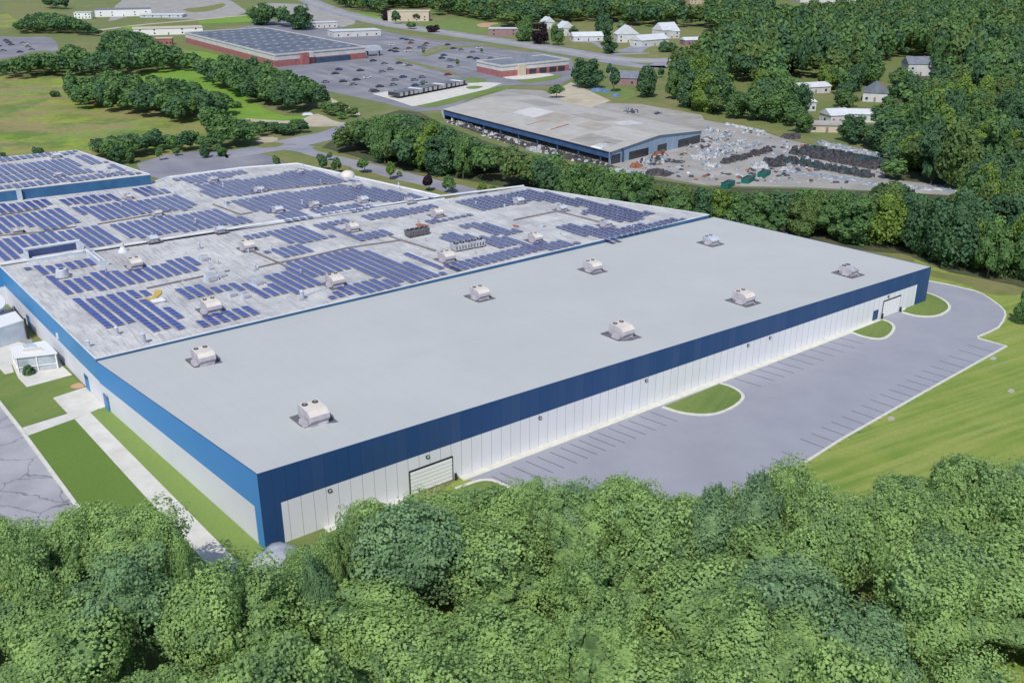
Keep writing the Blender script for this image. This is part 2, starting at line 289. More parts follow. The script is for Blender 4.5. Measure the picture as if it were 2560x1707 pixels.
# ------------------------------------------------------------------ mesh helpers
class MB:
    def __init__(s): s.v = []; s.f = []; s.m = []
    def add(s, vs, fs, mi=0):
        o = len(s.v); s.v += [tuple(p) for p in vs]; s.f += [tuple(i + o for i in f) for f in fs]; s.m += [mi] * len(fs); return s
    def prism(s, poly, z0, z1, mi=0, top=None, bottom=True):
        n = len(poly); poly = [(p[0], p[1]) for p in poly]
        if sum(poly[i][0] * poly[(i + 1) % n][1] - poly[(i + 1) % n][0] * poly[i][1] for i in range(n)) < 0: poly = poly[::-1]
        vs = [(x, y, z0) for x, y in poly] + [(x, y, z1) for x, y in poly]
        tri = tessellate_polygon([[Vector((x, y, 0)) for x, y in poly]])
        def up(t):
            a, b, c = (poly[i] for i in t)
            return t if (b[0] - a[0]) * (c[1] - a[1]) - (b[1] - a[1]) * (c[0] - a[0]) > 0 else t[::-1]
        tri = [up(t) for t in tri]
        s.add(vs, [(i, (i + 1) % n, n + (i + 1) % n, n + i) for i in range(n)], mi)
        s.add(vs, [tuple(i + n for i in t) for t in tri], mi if top is None else top)
        if bottom: s.add(vs, [t[::-1] for t in tri], mi)
        return s
    def sheet(s, poly, z, mi=0):
        poly = [(p[0], p[1]) for p in poly]
        tri = tessellate_polygon([[Vector((x, y, 0)) for x, y in poly]])
        out = []
        for t in tri:
            a, b, c = (poly[i] for i in t)
            out.append(t if (b[0] - a[0]) * (c[1] - a[1]) - (b[1] - a[1]) * (c[0] - a[0]) > 0 else t[::-1])
        return s.add([(x, y, z) for x, y in poly], out, mi)
    def box(s, c, d, rz=0, mi=0, taper=1.0):
        x, y, z = d[0] / 2, d[1] / 2, d[2] / 2; t = taper; cr, sr = math.cos(rz), math.sin(rz)
        vs = []
        for sx, sy, sz in ((-1, -1, -1), (1, -1, -1), (1, 1, -1), (-1, 1, -1), (-1, -1, 1), (1, -1, 1), (1, 1, 1), (-1, 1, 1)):
            k = t if sz > 0 else 1; a, b = sx * x * k, sy * y * k
            vs.append((c[0] + a * cr - b * sr, c[1] + a * sr + b * cr, c[2] + sz * z))
        return s.add(vs, [(0, 3, 2, 1), (4, 5, 6, 7), (0, 1, 5, 4), (1, 2, 6, 5), (2, 3, 7, 6), (3, 0, 4, 7)], mi)
    def cyl(s, c, r0, r1, h, n=12, mi=0):
        vs = []
        for i in range(n):
            a = 2 * math.pi * i / n
            vs += [(c[0] + r0 * math.cos(a), c[1] + r0 * math.sin(a), c[2]), (c[0] + r1 * math.cos(a), c[1] + r1 * math.sin(a), c[2] + h)]
        fs = [(2 * i, 2 * ((i + 1) % n), 2 * ((i + 1) % n) + 1, 2 * i + 1) for i in range(n)]
        fs += [tuple(2 * i + 1 for i in range(n)), tuple(2 * i for i in range(n))[::-1]]
        return s.add(vs, fs, mi)
    def tube(s, a, b, r0, r1=None, n=7, mi=0):
        a, b = Vector(a), Vector(b); r1 = r0 if r1 is None else r1
        q = (b - a).to_track_quat('Z', 'Y'); vs = []
        for i in range(n):
            t = 2 * math.pi * i / n; e = q @ Vector((math.cos(t), math.sin(t), 0))
            vs += [a + e * r0, b + e * r1]
        fs = [(2 * i, 2 * ((i + 1) % n), 2 * ((i + 1) % n) + 1, 2 * i + 1) for i in range(n)]
        fs += [tuple(2 * i + 1 for i in range(n)), tuple(2 * i for i in range(n))[::-1]]
        return s.add(vs, fs, mi)
    def strip(s, pts, wd, z0, z1, mi=0, side=0.0):      # a raised band along a polyline
        pts = [Vector((p[0], p[1])) for p in pts]; L, Rr = [], []
        for i, p in enumerate(pts):
            a = pts[max(i - 1, 0)]; b = pts[min(i + 1, len(pts) - 1)]
            d = (b - a).normalized(); n = Vector((-d.y, d.x))
            L.append(p + n * wd * (0.5 + side)); Rr.append(p - n * wd * (0.5 - side))
        vs = []
        for l, r_ in zip(L, Rr): vs += [(l.x, l.y, z1), (r_.x, r_.y, z1), (l.x, l.y, z0), (r_.x, r_.y, z0)]
        fs = []
        for i in range(len(pts) - 1):
            a, b = 4 * i, 4 * i + 4
            fs += [(a, a + 1, b + 1, b), (a + 1, a + 3, b + 3, b + 1), (a, b, b + 2, a + 2)]
        e = 4 * (len(pts) - 1); fs += [(0, 2, 3, 1), (e, e + 1, e + 3, e + 2)]
        return s.add(vs, fs, mi)
    def build(s, name, mats, parent=None, local=False, smooth=False):
        me = bpy.data.meshes.new(name)
        off = Vector((0, 0, 0))
        p = parent
        while p is not None and not local: off += p.location; p = p.parent
        me.from_pydata([(x - off.x, y - off.y, z - off.z) for x, y, z in s.v], [], s.f)
        mats = mats if isinstance(mats, (list, tuple)) else [mats]
        for q in mats: me.materials.append(MATS[q])
        me.polygons.foreach_set('material_index', s.m)
        if smooth: me.polygons.foreach_set('use_smooth', [True] * len(s.f))
        me.update()
        o = bpy.data.objects.new(name, me); COL.objects.link(o)
        if parent: o.parent = parent
        return o
def tag(o, label=None, cat=None, group=None, kind=None):
    if label: o['label'] = label
    if cat: o['category'] = cat
    if group: o['group'] = group
    if kind: o['kind'] = kind
    return o
def thing(name, label, cat, loc=(0, 0, 0), rz=0, group=None):
    o = bpy.data.objects.new(name, None); COL.objects.link(o); o.location = loc; o.rotation_euler = (0, 0, rz)
    o.empty_display_size = 0.5
    return tag(o, label, cat, group)
def dup(root, loc, rz, label, group=None, scale=None):
    r_ = root.copy(); COL.objects.link(r_); r_.location = loc; r_.rotation_euler = (0, 0, rz)
    if scale: r_.scale = scale
    tag(r_, label, None, group)
    for ch in list(root.children):
        c = ch.copy(); COL.objects.link(c); c.parent = r_
        for g in list(ch.children):
            d = g.copy(); COL.objects.link(d); d.parent = c
    return r_
def struct(name, mb, mat):
    return tag(mb.build(name, mat), kind='structure')
def pts(s, z=0.0):                                # 'K 10,20 30,40 M 5,6' -> positions
    k, out = None, []
    for t in s.split():
        if ',' in t: x, y = t.split(','); out.append(at(k, float(x), float(y), z))
        else: k = t
    return out
def smooth_poly(p, n=3, closed=True):             # Chaikin corner cutting
    p = [Vector((q[0], q[1])) for q in p]
    for _ in range(n):
        q = []; m_ = len(p)
        if not closed: q.append(p[0])
        for i in range(m_ if closed else m_ - 1):
            a, b = p[i], p[(i + 1) % m_]; q += [a * .75 + b * .25, a * .25 + b * .75]
        if not closed: q.append(p[-1])
        p = q
    return p
def inside(p, poly):
    x, y = p[0], p[1]; r_ = False; n = len(poly)
    for i in range(n):
        a, b = poly[i], poly[(i + 1) % n]
        if (a[1] > y) != (b[1] > y) and x < (b[0] - a[0]) * (y - a[1]) / (b[1] - a[1]) + a[0]: r_ = not r_
    return r_

# ------------------------------------------------------------------ SETTING: ground, lawns, roads, lots
g = MB(); n_ = 24; ext = 3200
gv = [(-ext + 2 * ext * i / n_, -400 + 4200 * j / n_, -0.02) for j in range(n_ + 1) for i in range(n_ + 1)]
g.add(gv, [(j * 25 + i, j * 25 + i + 1, (j + 1) * 25 + i + 1, (j + 1) * 25 + i) for j in range(n_) for i in range(n_)])
struct('ground', g, 'mat_ground')
LEVELS_USED = {0.05: 1, 0.06: 1, 0.065: 1, 0.07: 1, 0.08: 1, 0.09: 1, 0.10: 1, 0.068: 1}
def sheet(name, s, z, mat, sm=0):
    while any(abs(z - q) < 0.0005 for q in LEVELS_USED): z += 0.0006
    LEVELS_USED[z] = 1
    p = pts(s) if isinstance(s, str) else s
    if sm: p = smooth_poly(p, sm)
    return struct(name, MB().sheet(p, z), mat), p
# meadow and field on the left
sheet('field', 'A -600,480 0,500 450,500 900,520 1250,560 1500,640 1560,790 1500,900 1300,960 880,1060 450,1010 -600,1030', 0.01, 'mat_field', 1)
sheet('field', 'A -600,100 60,120 60,20 250,40 320,70 250,130 60,200 -600,230', 0.01, 'mat_field', 1)
sheet('meadow', 'A 880,470 1200,440 1330,480 1560,600 1800,760 2060,760 1900,790 1560,790 1330,720 1000,620 840,560', 0.03, 'mat_meadow', 1)
sheet('verge', 'A 1200,330 1330,340 1600,400 1640,440 1400,450 1240,430', 0.03, 'mat_meadow')
sheet('verge', 'A 480,260 680,280 700,340 560,340', 0.03, 'mat_verge')
sheet('meadow', 'A 0,10 250,20 380,70 250,160 60,120', 0.02, 'mat_verge', 1)
# distant fields, top
sheet('lawn', 'B 130,70 330,95 420,120 560,160 640,185 420,180 250,120', 0.03, 'mat_meadow', 1)
sheet('lawn', 'B 620,165 750,140 950,110 1170,130 1190,185 1000,230 850,220 700,190', 0.03, 'mat_island', 1)
sheet('infield', 'B 1015,165 1060,150 1160,150 1170,158 1110,165 1120,178 1050,182', 0.05, 'mat_clay', 2)
sheet('lawn', 'B 950,235 1150,200 1300,250 1480,270 1700,300 1640,310 1300,270 1080,250', 0.03, 'mat_verge', 1)
sheet('lawn', 'B 1480,270 1640,180 1700,130 1800,140 2050,240 2352,200 C 250,190 420,230 420,280 240,290 220,370 0,385 B 2100,400 1950,380 1750,330 1560,300', 0.03, 'mat_verge', 1)
sheet('lawn', 'C -40,445 120,415 210,420 220,470 100,490 -40,480', 0.03, 'mat_verge', 1)
sheet('path', 'B 1650,262 1800,270 1950,350 2150,345 2150,352 1920,362 1770,280 1640,275', 0.05, 'mat_road')
sheet('path', 'B 1940,330 2100,290 2350,210 2352,225 2130,320 2100,345 1960,340', 0.06, 'mat_road')
sheet('lawn', 'B 1700,610 1850,570 2050,580 2060,640 1920,680 1800,650', 0.03, 'mat_island', 1)
sheet('lawn', 'B 2240,440 2352,405 2352,470 2300,470', 0.05, 'mat_island')
# yard and its verge
sheet('yard', 'F 150,160 640,10 900,20 1010,60 1300,110 1620,120 2070,200 G 0,0 420,80 560,130 800,190 1100,220 1310,270 1330,430 1900,500 1900,560 1200,520 800,500 0,480 F 1650,640 1380,560 700,380 180,240', 0.04, 'mat_gravel')
sheet('verge', 'F 1000,60 1200,20 1500,90 1700,90 2000,190 2352,250 G 300,30 600,80 800,150 780,185 560,125 420,75 0,0 F 2070,200 1620,120 1300,112', 0.03, 'mat_verge', 1)
sheet('lane', 'B 1600,560 1640,540 1900,660 1720,720 1500,620', 0.05, 'mat_dirt')
# shopping lots
lot_poly = 'B -640,330 -520,180 -250,120 0,100 150,190 400,190 900,270 1100,290 1400,340 1640,380 1660,440 1650,510 1560,560 1190,560 1000,640 820,720 640,730 350,660 60,600 -200,500 -330,420'
sheet('parking_lot', lot_poly, 0.04, 'mat_asphalt')
sheet('parking_lot', 'A 0,240 150,245 330,240 380,290 380,345 250,330 60,385 -300,420 -400,260', 0.05, 'mat_asphalt', 1)
sheet('forecourt', 'A 700,150 900,90 1200,140 1640,95 1560,40 1500,0 1300,-30 900,-40 760,20 720,120', 0.05, 'mat_gravel', 1)
struct('road', MB().strip(smooth_poly(pts('A 640,200 900,165 1200,140 1640,98 1900,90'), 2, False), 9, 0.0, 0.055), 'mat_dirt')
sheet('verge', 'A 1180,60 1350,45 1460,20 1480,40 1380,75 1240,85', 0.06, 'mat_verge', 1)
sheet('forecourt', 'A 1750,110 1650,60 1700,20 2000,30 2250,70 2352,150 2200,190 2060,120', 0.05, 'mat_gravel', 1)
sheet('verge', 'A 1300,140 1480,115 1640,108 1640,145 1480,152 1300,158', 0.06, 'mat_meadow')
sheet('verge', 'A 770,178 900,170 1000,175 960,190 850,195', 0.06, 'mat_meadow')
for s_ in ('B 380,190 620,225 900,268 900,276 600,240 380,200', 'B 640,370 820,310 1040,292 1080,298 830,325 700,372', 'B 470,380 520,382 900,480 910,492 880,492 500,392',
           'B 660,340 760,305 840,292 850,298 760,322 680,350', 'B 1020,295 1100,292 1400,338 1390,346 1080,305'):
    sheet('verge', s_, 0.07, 'mat_verge')
sheet('concrete_apron', 'B 340,615 560,580 860,535 1100,540 1190,545 1080,590 900,640 700,690 600,695 480,655', 0.06, 'mat_concrete')
sheet('verge', 'B 610,695 700,680 900,630 1110,580 1180,562 1280,570 1200,590 1000,635 850,680 740,705', 0.08, 'mat_island', 1)
sheet('verge', 'B 900,515 1000,505 1100,525 1060,542 930,545', 0.08, 'mat_island', 1)
sheet('verge', 'B 950,570 1000,562 1080,565 1020,585 960,582', 0.08, 'mat_island', 1)
sheet('verge', 'B 1270,525 1400,515 1550,490 1600,500 1500,530 1350,548', 0.08, 'mat_island', 1)
sheet('pavement', 'B 1200,490 1400,480 1530,485 1520,505 1290,525 1190,510', 0.07, 'mat_concrete', 1)
# highway and lanes
hw = [p for p in smooth_poly(pts('B -420,-90 -150,-30 60,65 380,150 800,213 1200,272 1600,335 1960,395 C 0,400 230,380 500,370'), 2, False)]
struct('highway', MB().strip(hw, 26, 0.0, 0.09), 'mat_road')
lm = MB()
for off in (-0.36, 0.36): lm.strip(hw, 0.35, 0.09, 0.10, side=off / 0.35 * 12.4)
struct('road_markings', lm, 'mat_line_white')
struct('median_strip', MB().strip(hw[:-8], 1.6, 0.09, 0.22, side=0), 'mat_line_yellow')
struct('road', MB().strip(pts('B 1850,395 1990,420 2150,440 2260,440 C -60,440 0,420 220,388'), 14, 0.0, 0.08), 'mat_road')
# court and service road behind the old building
sheet('service_court', 'D 1150,170 1400,90 1700,60 2100,70 2352,20 E 100,70 250,100 420,180 330,230 D 2352,280 1400,310 1200,260', 0.05, 'mat_court')
sr = smooth_poly(pts('A 2300,850 E 250,10 560,40 700,85 860,130 1150,215 1550,330 1850,390 2150,470 2400,560'), 2, False)
struct('service_road', MB().strip(sr, 10.5, 0.0, 0.07), 'mat_road')
struct('service_road', MB().strip(smooth_poly(pts('A 2352,810 2200,870 1950,940 1500,1010 E -150,90 -300,120'), 2, False), 13, 0.0, 0.065), 'mat_road')
sheet('verge', 'E 160,78 330,70 600,115 760,155 930,190 940,210 850,235 600,215 420,175 300,120', 0.075, 'mat_verge', 1)
sheet('verge', 'E 960,235 1080,230 1250,290 1500,340 1800,430 1900,470 1800,480 1600,470 1350,390 1000,290', 0.085, 'mat_verge', 1)
sheet('verge', 'E 590,40 640,20 900,90 1100,160 1400,230 1700,280 1850,300 2352,400 2352,440 2100,410 1850,345 1550,270 1200,190 900,120 720,80', 0.085, 'mat_verge', 1)
sheet('dirt_track', 'A 1560,770 1800,790 1960,790 2060,740 2120,760 2200,800 2300,805 2200,830 2000,830 1700,810', 0.06, 'mat_dirt', 1)
sheet('dirt_track', 'A 2160,640 2352,740 2352,770 2170,680', 0.06, 'mat_dirt')
sheet('dirt_track', 'A 1680,900 1820,895 1810,930 1670,940', 0.06, 'mat_dirt', 1)
sheet('verge', 'A 1680,940 1860,930 1840,960 1680,970', 0.07, 'mat_verge', 1)
sheet('path', 'A 1330,410 1380,415 1480,455 1440,460 1340,430', 0.05, 'mat_dirt')
# wood floor under the right-hand woods and grove
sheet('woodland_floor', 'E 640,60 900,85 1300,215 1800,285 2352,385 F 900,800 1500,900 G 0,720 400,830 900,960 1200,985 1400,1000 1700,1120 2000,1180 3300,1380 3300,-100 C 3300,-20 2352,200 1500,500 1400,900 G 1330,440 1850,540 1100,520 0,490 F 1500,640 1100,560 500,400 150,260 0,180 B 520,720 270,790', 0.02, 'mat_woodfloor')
noisy('mat_bank', (0.20, 0.17, 0.16), (0.30, 0.25, 0.22), 0.5, 0.95, (0.12, 0.12, 0.06), 0.2, 0.7)
sheet('bare_soil', [q.xy for q in pts('F 1500,860 1800,900 G 0,690 300,760 700,850 900,920 800,960 400,880 0,780 F 1700,960')], 0.05, 'mat_bank', 1)
# right-hand lawn, the new parking lot, islands and kerbs
sheet('lawn', 'G 1150,960 1500,1000 1800,1120 2100,1180 2700,1330 S 3700,1000 3900,1900 1100,1900 900,1400 1200,1150 2200,700', 0.03, 'mat_lawn')
sheet('verge', 'G 1130,955 1300,975 1520,990 1560,1060 1640,1100 1900,1150 2100,1180 2352,1230 2352,1290 2100,1290 1900,1200 1640,1150 1500,1060 1140,1000', 0.035, 'mat_verge', 1)
BN, BR_, BL, BF = Vector((-30.8, 101.0, 0)), Vector((87.6, 191.3, 0)), Vector((-66.9, 141.5, 0)), Vector((50.0, 231.0, 0))
eU = (BR_ - BN).normalized(); eV = (BL - BN).normalized()
lot_edge = [at('M', 1105, 318), at('M', 1300, 355), at('M', 1490, 400), at('M', 1560, 430), at('M', 1620, 468), at('M', 1690, 520), at('M', 1728, 560), at('M', 1735, 598), at('M', 1715, 645), at('M', 1680, 690), at('M', 1600, 730), at('M', 1520, 762), at('M', 1522, 774), at('M', 1745, 835), at('M', 1100, 1195), at('M', 450, 1565), at('P', 1830, 1075), at('P', 1690, 1158), at('P', 1560, 1245)]
wallU = lambda u, off=0.0: BN + eU * u + Vector((eU.y, -eU.x, 0)) * off
LEN = (BR_ - BN).length
asp = [BR_ + eV * 30, BR_ + eV * 30 + eU * 22] + lot_edge + [wallU(24, 34), wallU(24, 1.0)] + [wallU(LEN, 1.0)]
sheet('parking_lot', [BR_ + eU * 8 + eV * 14] + lot_edge + [wallU(30, 40), wallU(30, 0.2), wallU(LEN, 0.2), BR_ + eU * 1 + eV * 14], 0.06, 'mat_asphalt_new')
kb = MB(); kb.strip(lot_edge, 0.42, 0.0, 0.19)
# walk along the front wall, open at the two dock doors
dA = [on_wall(BN, BR_, 'J', x, y)[0] for x, y in ((1338, 985), (1670, 858))]
dB = [on_wall(BN, BR_, 'M', x, y)[0] for x, y in ((760, 610), (895, 563))]
wk = MB()
for u0, u1 in ((8.0, dA[0] - 1), (dA[1] + 1, dB[0] - 1.2), (dB[1] + 1.2, LEN + .6)):
    wk.prism([wallU(u0, 0.02), wallU(u1, 0.02), wallU(u1, 1.35), wallU(u0, 1.35)], 0.0, 0.14)
struct('pavement', wk, 'mat_kerb')
isl = {}
for k_, s_ in enumerate(('K 1195,497 1340,545 1550,560 1700,510 1790,440 1780,395 1700,345 1620,325',
           'M 525,728 640,770 770,785 840,745 868,690 840,655 775,630',
           'M 925,572 1050,605 1200,605 1290,560 1302,520 1250,470 1110,410 1060,440',
           'J 1690,858 1920,774 2060,820 2180,890 2000,1010 1700,1000')):
    p_ = pts(s_); cl = smooth_poly(p_, 2, False)
    struct('grass_island', MB().prism(cl, 0.0, 0.17), 'mat_island'); kb.strip(cl, 0.55, 0.0, 0.22)
struct('kerb', kb, 'mat_kerb')
# parking bay lines
ln = MB()
def bay(p, d, L=None):
    ln.strip([p, p + d], 0.15, 0.06, 0.085)
dN = at('K', 1302, 600) - at('K', 1104, 531); dF = at('M', 1655, 883) - at('M', 1440, 825)
for s_, d_ in (('K -60,1003 0,977 93,932 190,892 275,860 367,825 445,793 513,764 580,738 650,708 720,683 800,651 870,623 945,594 1025,562 1104,531', dN),
           ('K 1725,285 1823,245 1897,218 1968,190 2038,163 2115,130 M 108,893 192,858 268,829 350,797 428,766', dN),
           ('M 1440,825 1370,866 1293,910 1220,950 1152,991 1085,1025 1022,1062 958,1098 888,1135 822,1173 755,1212 680,1255 605,1297 527,1339 450,1385 370,1428 297,1470 213,1518 130,1562 K 2143,772 2068,820 1993,870 1912,922 1812,977 1703,1040', dF)):
    if s_.startswith('M'): s_ = s_.replace('K 2143,772 ', 'K ')
    for p_ in pts(s_): bay(p_, d_)
struct('bay_lines', ln, 'mat_line')
# left strip: walks, lawns, old asphalt
sheet('walk', 'Q 940,1110 1540,915 1880,1250 I 770,190 1900,1215 1750,1345 1580,1430 1400,1470 1500,1600 1900,1600 2100,1400 1900,1150 200,-200 I -40,100', 0.02, 'mat_concrete')
sheet('lawn', 'H -400,820 70,875 90,990 240,1130 560,1070 650,1140 665,1160 420,1240 530,1360 165,1475 0,1280 -400,900', 0.05, 'mat_island')
sheet('walk', 'H 415,1238 670,1155 825,1305 H 590,1400 530,1362', 0.055, 'mat_concrete')
sheet('walk', 'H 165,1476 530,1362 590,1402 205,1540 170,1500', 0.06, 'mat_concrete')
sheet('bare_soil', 'Q 1240,900 1330,850 1440,830 1520,912 1400,935 1300,935', 0.058, 'mat_clay', 1)
sheet('lawn', 'I 188,402 532,280 1160,950 1400,1220 1580,1425 1300,1500 1000,1500 570,905', 0.06, 'mat_lawn_dark')
sheet('lawn', 'I 643,232 757,192 1900,1218 1745,1345', 0.06, 'mat_lawn_new')
sheet('walk', 'I 532,280 643,232 1745,1345 1580,1428', 0.065, 'mat_concrete')
sheet('old_parking_lot', 'H -300,1100 -5,1275 160,1490 I 175,395 560,918 800,1300 600,1600 -700,1600 -700,100', 0.03, 'mat_cracked')
struct('kerb', MB().strip(pts('H -60,1195 0,1282 165,1490 I 180,398 560,915 760,1190'), 0.55, 0.0, 0.2), 'mat_kerb')
sheet('walk', 'Q -400,700 0,575 220,515 330,760 480,915 1290,700 1130,555 1000,300 300,100 -400,200', 0.07, 'mat_concrete')
sheet('walk', 'Q -300,650 0,575 210,520 250,650 90,690 0,590 -300,700', 0.075, 'mat_concrete')
sheet('yard', 'H -400,420 100,550 250,780 270,860 0,870 -400,800', 0.04, 'mat_gravel')

# ------------------------------------------------------------------ THE NEW WAREHOUSE
HN, HR, HL, HF = 10.85, 7.65, 7.95, 7.6
def top_pt(a, b, ha, hb, s): return a.lerp(b, s), ha + (hb - ha) * s
ware = thing('warehouse', 'long new warehouse with flat grey roof, navy band and white ribbed panels', 'warehouse', BN)
def wall_part(name, a, b, ha, hb, mat, s0, s1, f0, f1, out, th=0.12, n=1):
    # slab on wall a->b between fractions s0..s1 of length, f0..f1 of height, standing `out` proud
    e = (b - a).normalized(); nrm = Vector((e.y, -e.x, 0)); mb = MB()
    vs = []
    for s_, t in ((s0, 0), (s1, 0), (s1, 1), (s0, 1)):
        p = a.lerp(b, s_); h = ha + (hb - ha) * s_; ff = f1 if t else f0; z = h * (ff(s_) if callable(ff) else ff)
        vs.append(p + nrm * out + Vector((0, 0, z)))
    vs += [v_ - nrm * th for v_ in vs]
    mb.add(vs, [(0, 1, 2, 3), (5, 4, 7, 6), (1, 5, 6, 2), (4, 0, 3, 7), (3, 2, 6, 7), (4, 5, 1, 0)])
    return mb
BAND = lambda s_: 0.548 + 0.064 * s_
def sF(u): return u / LEN
wall_part('w', BN, BR_, HN, HR, '', sF(2.6), 1 - sF(4.3), 0.0, BAND, 0.0).build('wall', 'mat_white_panel', ware)
fb = wall_part('w', BN, BR_, HN, HR, '', 0, 1, BAND, 1.0, 0.03, 0.15)
for a_, b_2 in ((0.0, sF(2.6)), (1 - sF(4.3), 1.0)):
    q = wall_part('w', BN, BR_, HN, HR, '', a_, b_2, 0.0, BAND, 0.03, 0.15); fb.add(q.v, q.f)
fb.build('fascia', 'mat_navy_panel', ware)
LW = (BL - BN).length
wall_part('w', BL, BN, HL, HN, '', 0, 1 - 1.7 / LW, 0.0, 0.52, 0.0).build('wall', 'mat_white_plain', ware)
sb = wall_part('w', BL, BN, HL, HN, '', 0, 1, 0.52, 1.0, 0.03, 0.15)
q = wall_part('w', BL, BN, HL, HN, '', 1 - 1.7 / LW, 1, 0.0, 0.52, 0.03, 0.15); sb.add(q.v, q.f)
sb.build('fascia', 'mat_blue_side', ware)
wall_part('w', BR_, BF, HR, HF, '', 0, 1, 0.0, 1.0, 0.02, 0.15).build('wall', 'mat_navy_panel', ware)
rf = MB(); nu, nv = 24, 10
def roof_pt(s_, t):
    a = BN.lerp(BR_, s_); b = BL.lerp(BF, s_); h0 = HN + (HR - HN) * s_; h1 = HL + (HF - HL) * s_
    p = a.lerp(b, t); return Vector((p.x, p.y, h0 + (h1 - h0) * t + 0.004))
def roof_z(x, y):
    # bilinear inverse by iteration
    s_, t = 0.5, 0.5
    for _ in range(12):
        p = roof_pt(s_, t); d = Vector((x - p.x, y - p.y)); s_ += d.dot(eU.xy) / LEN; t += d.dot(eV.xy) / LW
    return roof_pt(s_, t).z
gp = [roof_pt(i / nu, j / nv) for j in range(nv + 1) for i in range(nu + 1)]
rf.add(gp, [(j * (nu + 1) + i, j * (nu + 1) + i + 1, (j + 1) * (nu + 1) + i + 1, (j + 1) * (nu + 1) + i) for j in range(nv) for i in range(nu)])
rf.build('roof', 'mat_roof_new', ware)
# thin metal coping along the edges
def coping(par, line, mat):
    mb = MB()
    for a, b in zip(line, line[1:]): mb.tube(a, b, 0.07, n=4)
    return mb.build('coping', mat, par)
coping(ware, [BL + Vector((0, 0, HL)), BN + Vector((0, 0, HN)), BR_ + Vector((0, 0, HR)), BF + Vector((0, 0, HF))], 'mat_navy_panel')
def dock_door(u0, u1, h, rows, par):
    e = eU; nrm = Vector((e.y, -e.x, 0)); mb = MB(); fr = MB()
    gap = 0.09; ph = (h - 0.1) / rows
    for i in range(rows):
        z0 = 0.12 + i * ph
        a = wallU(u0 + 0.12, 0.10); b = wallU(u1 - 0.12, 0.10); c = (a + b) / 2
        mb.box((c.x, c.y, z0 + (ph - gap) / 2), ((b - a).length, 0.10, ph - gap), math.atan2(e.y, e.x))
    d = mb.build('dock_door', 'mat_bright_white', par)
    c = wallU((u0 + u1) / 2, 0.055); fr.box((c.x, c.y, h / 2 + 0.12), (u1 - u0 + 0.1, 0.09, h + 0.2), math.atan2(e.y, e.x))
    fr.build('door_frame', 'mat_black', d)
    return d
hA = on_wall(BN, BR_, 'J', 1670, 590)[1]; hB = on_wall(BN, BR_, 'M', 893, 438)[1]
dock_door(dA[0], dA[1], hA - 0.2, 6, ware); dock_door(dB[0], dB[1], hB - 0.2, 7, ware)
ang = math.atan2(eU.y, eU.x)
u0, u1 = on_wall(BN, BR_, 'M', 690, 638)[0], on_wall(BN, BR_, 'M', 727, 625)[0]; zt = on_wall(BN, BR_, 'M', 727, 548)[1]
c = wallU((u0 + u1) / 2, 0.05); MB().box((c.x, c.y, zt / 2 + 0.1), (u1 - u0, 0.12, zt - 0.2), ang).build('door', 'mat_navy_panel', ware)
for k_, x, y in (('J', 700, 862), ('J', 1468, 597), ('K', 292, 568), ('K', 1073, 294), ('K', 1822, 36), ('P', 1768, 775), ('M', 818, 442)):
    u_, z_ = on_wall(BN, BR_, k_, x, y); c = wallU(u_, 0.12)
    lt = MB().box((c.x, c.y, z_), (0.52, 0.18, 0.36), ang, taper=0.95).build('wall_light', 'mat_black', ware)
    c = wallU(u_, 0.215); MB().box((c.x, c.y, z_ + 0.01), (0.32, 0.03, 0.17), ang).build('lens', 'mat_lens', lt)
for k_, x, y, yt, lab in (('J', 1682, 853, 806, 'black bollard at the right of the white dock door nearest the foreground trees'),
                          ('M', 755, 612, 578, 'black bollard between the small navy door and the far white dock door'),
                          ('M', 897, 563, 527, 'black bollard right of the far white dock door by the grass island')):
    u_ = on_wall(BN, BR_, k_, x, y)[0]; zt = max(1.1, on_wall(BN, BR_, k_, x, yt)[1]); c = wallU(u_, 0.4)
    mb = MB().cyl((c.x, c.y, 0.05), 0.19, 0.19, zt - 0.1, 12); mb.cyl((c.x, c.y, zt - 0.05), 0.19, 0.08, 0.1, 12)
    tag(mb.build('bollard', 'mat_black'), lab, 'bollard', 'black bollards beside the dock doors')

# ------------------------------------------------------------------ THE OLD SOLAR-ROOFED BUILDING
HO = 8.35                                        # its roof level
oL = Vector((BL.x, BL.y, 0)); oF = Vector((BF.x - 1.5, BF.y - 0.8, 0))
q0 = at('P', 0, 620, HO); v0 = (Vector((q0.x, q0.y, 0)) - oL).normalized()
oFR = at('P', 1203, 430, HO); oFR.z = 0
rid0 = at('P', 0, 612, HO); rid0.z = 0
rdir = (at('P', 1190, 437, HO) - at('P', 0, 612, HO)); rdir.z = 0; rdir.normalize()
back = [rid0 - rdir * 85, rid0, at('E', 1690, 452, HO), at('E', 480, 178, HO), at('E', 0, 215, HO), at('D', 1420, 292, HO), at('D', 1290, 335, HO)]
back += [back[-1] - rdir * 190]
old = thing('solar_roof_building', 'older sprawling blue and white building whose pale roof carries solar panels', 'building', oL)
o0 = oL + v0 * (q0.xy - oL.xy).length
front = [oL, oF, oFR, rid0]
mb = MB(); mb.sheet(front, HO); mb.build('roof', 'mat_roof_old', old)
mb = MB(); mb.sheet(back, HO + 0.35); mb.build('roof', 'mat_roof_old', old)
def wall_quads(par, a, b, h, zb, lower, upper, th=0.1, out=0.0):
    e = (b - a).normalized(); nrm = Vector((e.y, -e.x, 0)); L = (b - a).length; r_ = math.atan2(e.y, e.x)
    c = (a + b) / 2 - nrm * (th / 2 - out)
    if lower: MB().box((c.x, c.y, zb / 2), (L, th, zb), r_).build('wall', lower, par)
    c = (a + b) / 2 - nrm * (th / 2 - out - 0.04)
    MB().box((c.x, c.y, (zb + h) / 2), (L, th, h - zb), r_).build('fascia', upper, par)
wall_quads(old, rid0, oL, HO + 0.06, HO * 0.52, 'mat_white_plain', 'mat_blue_old')
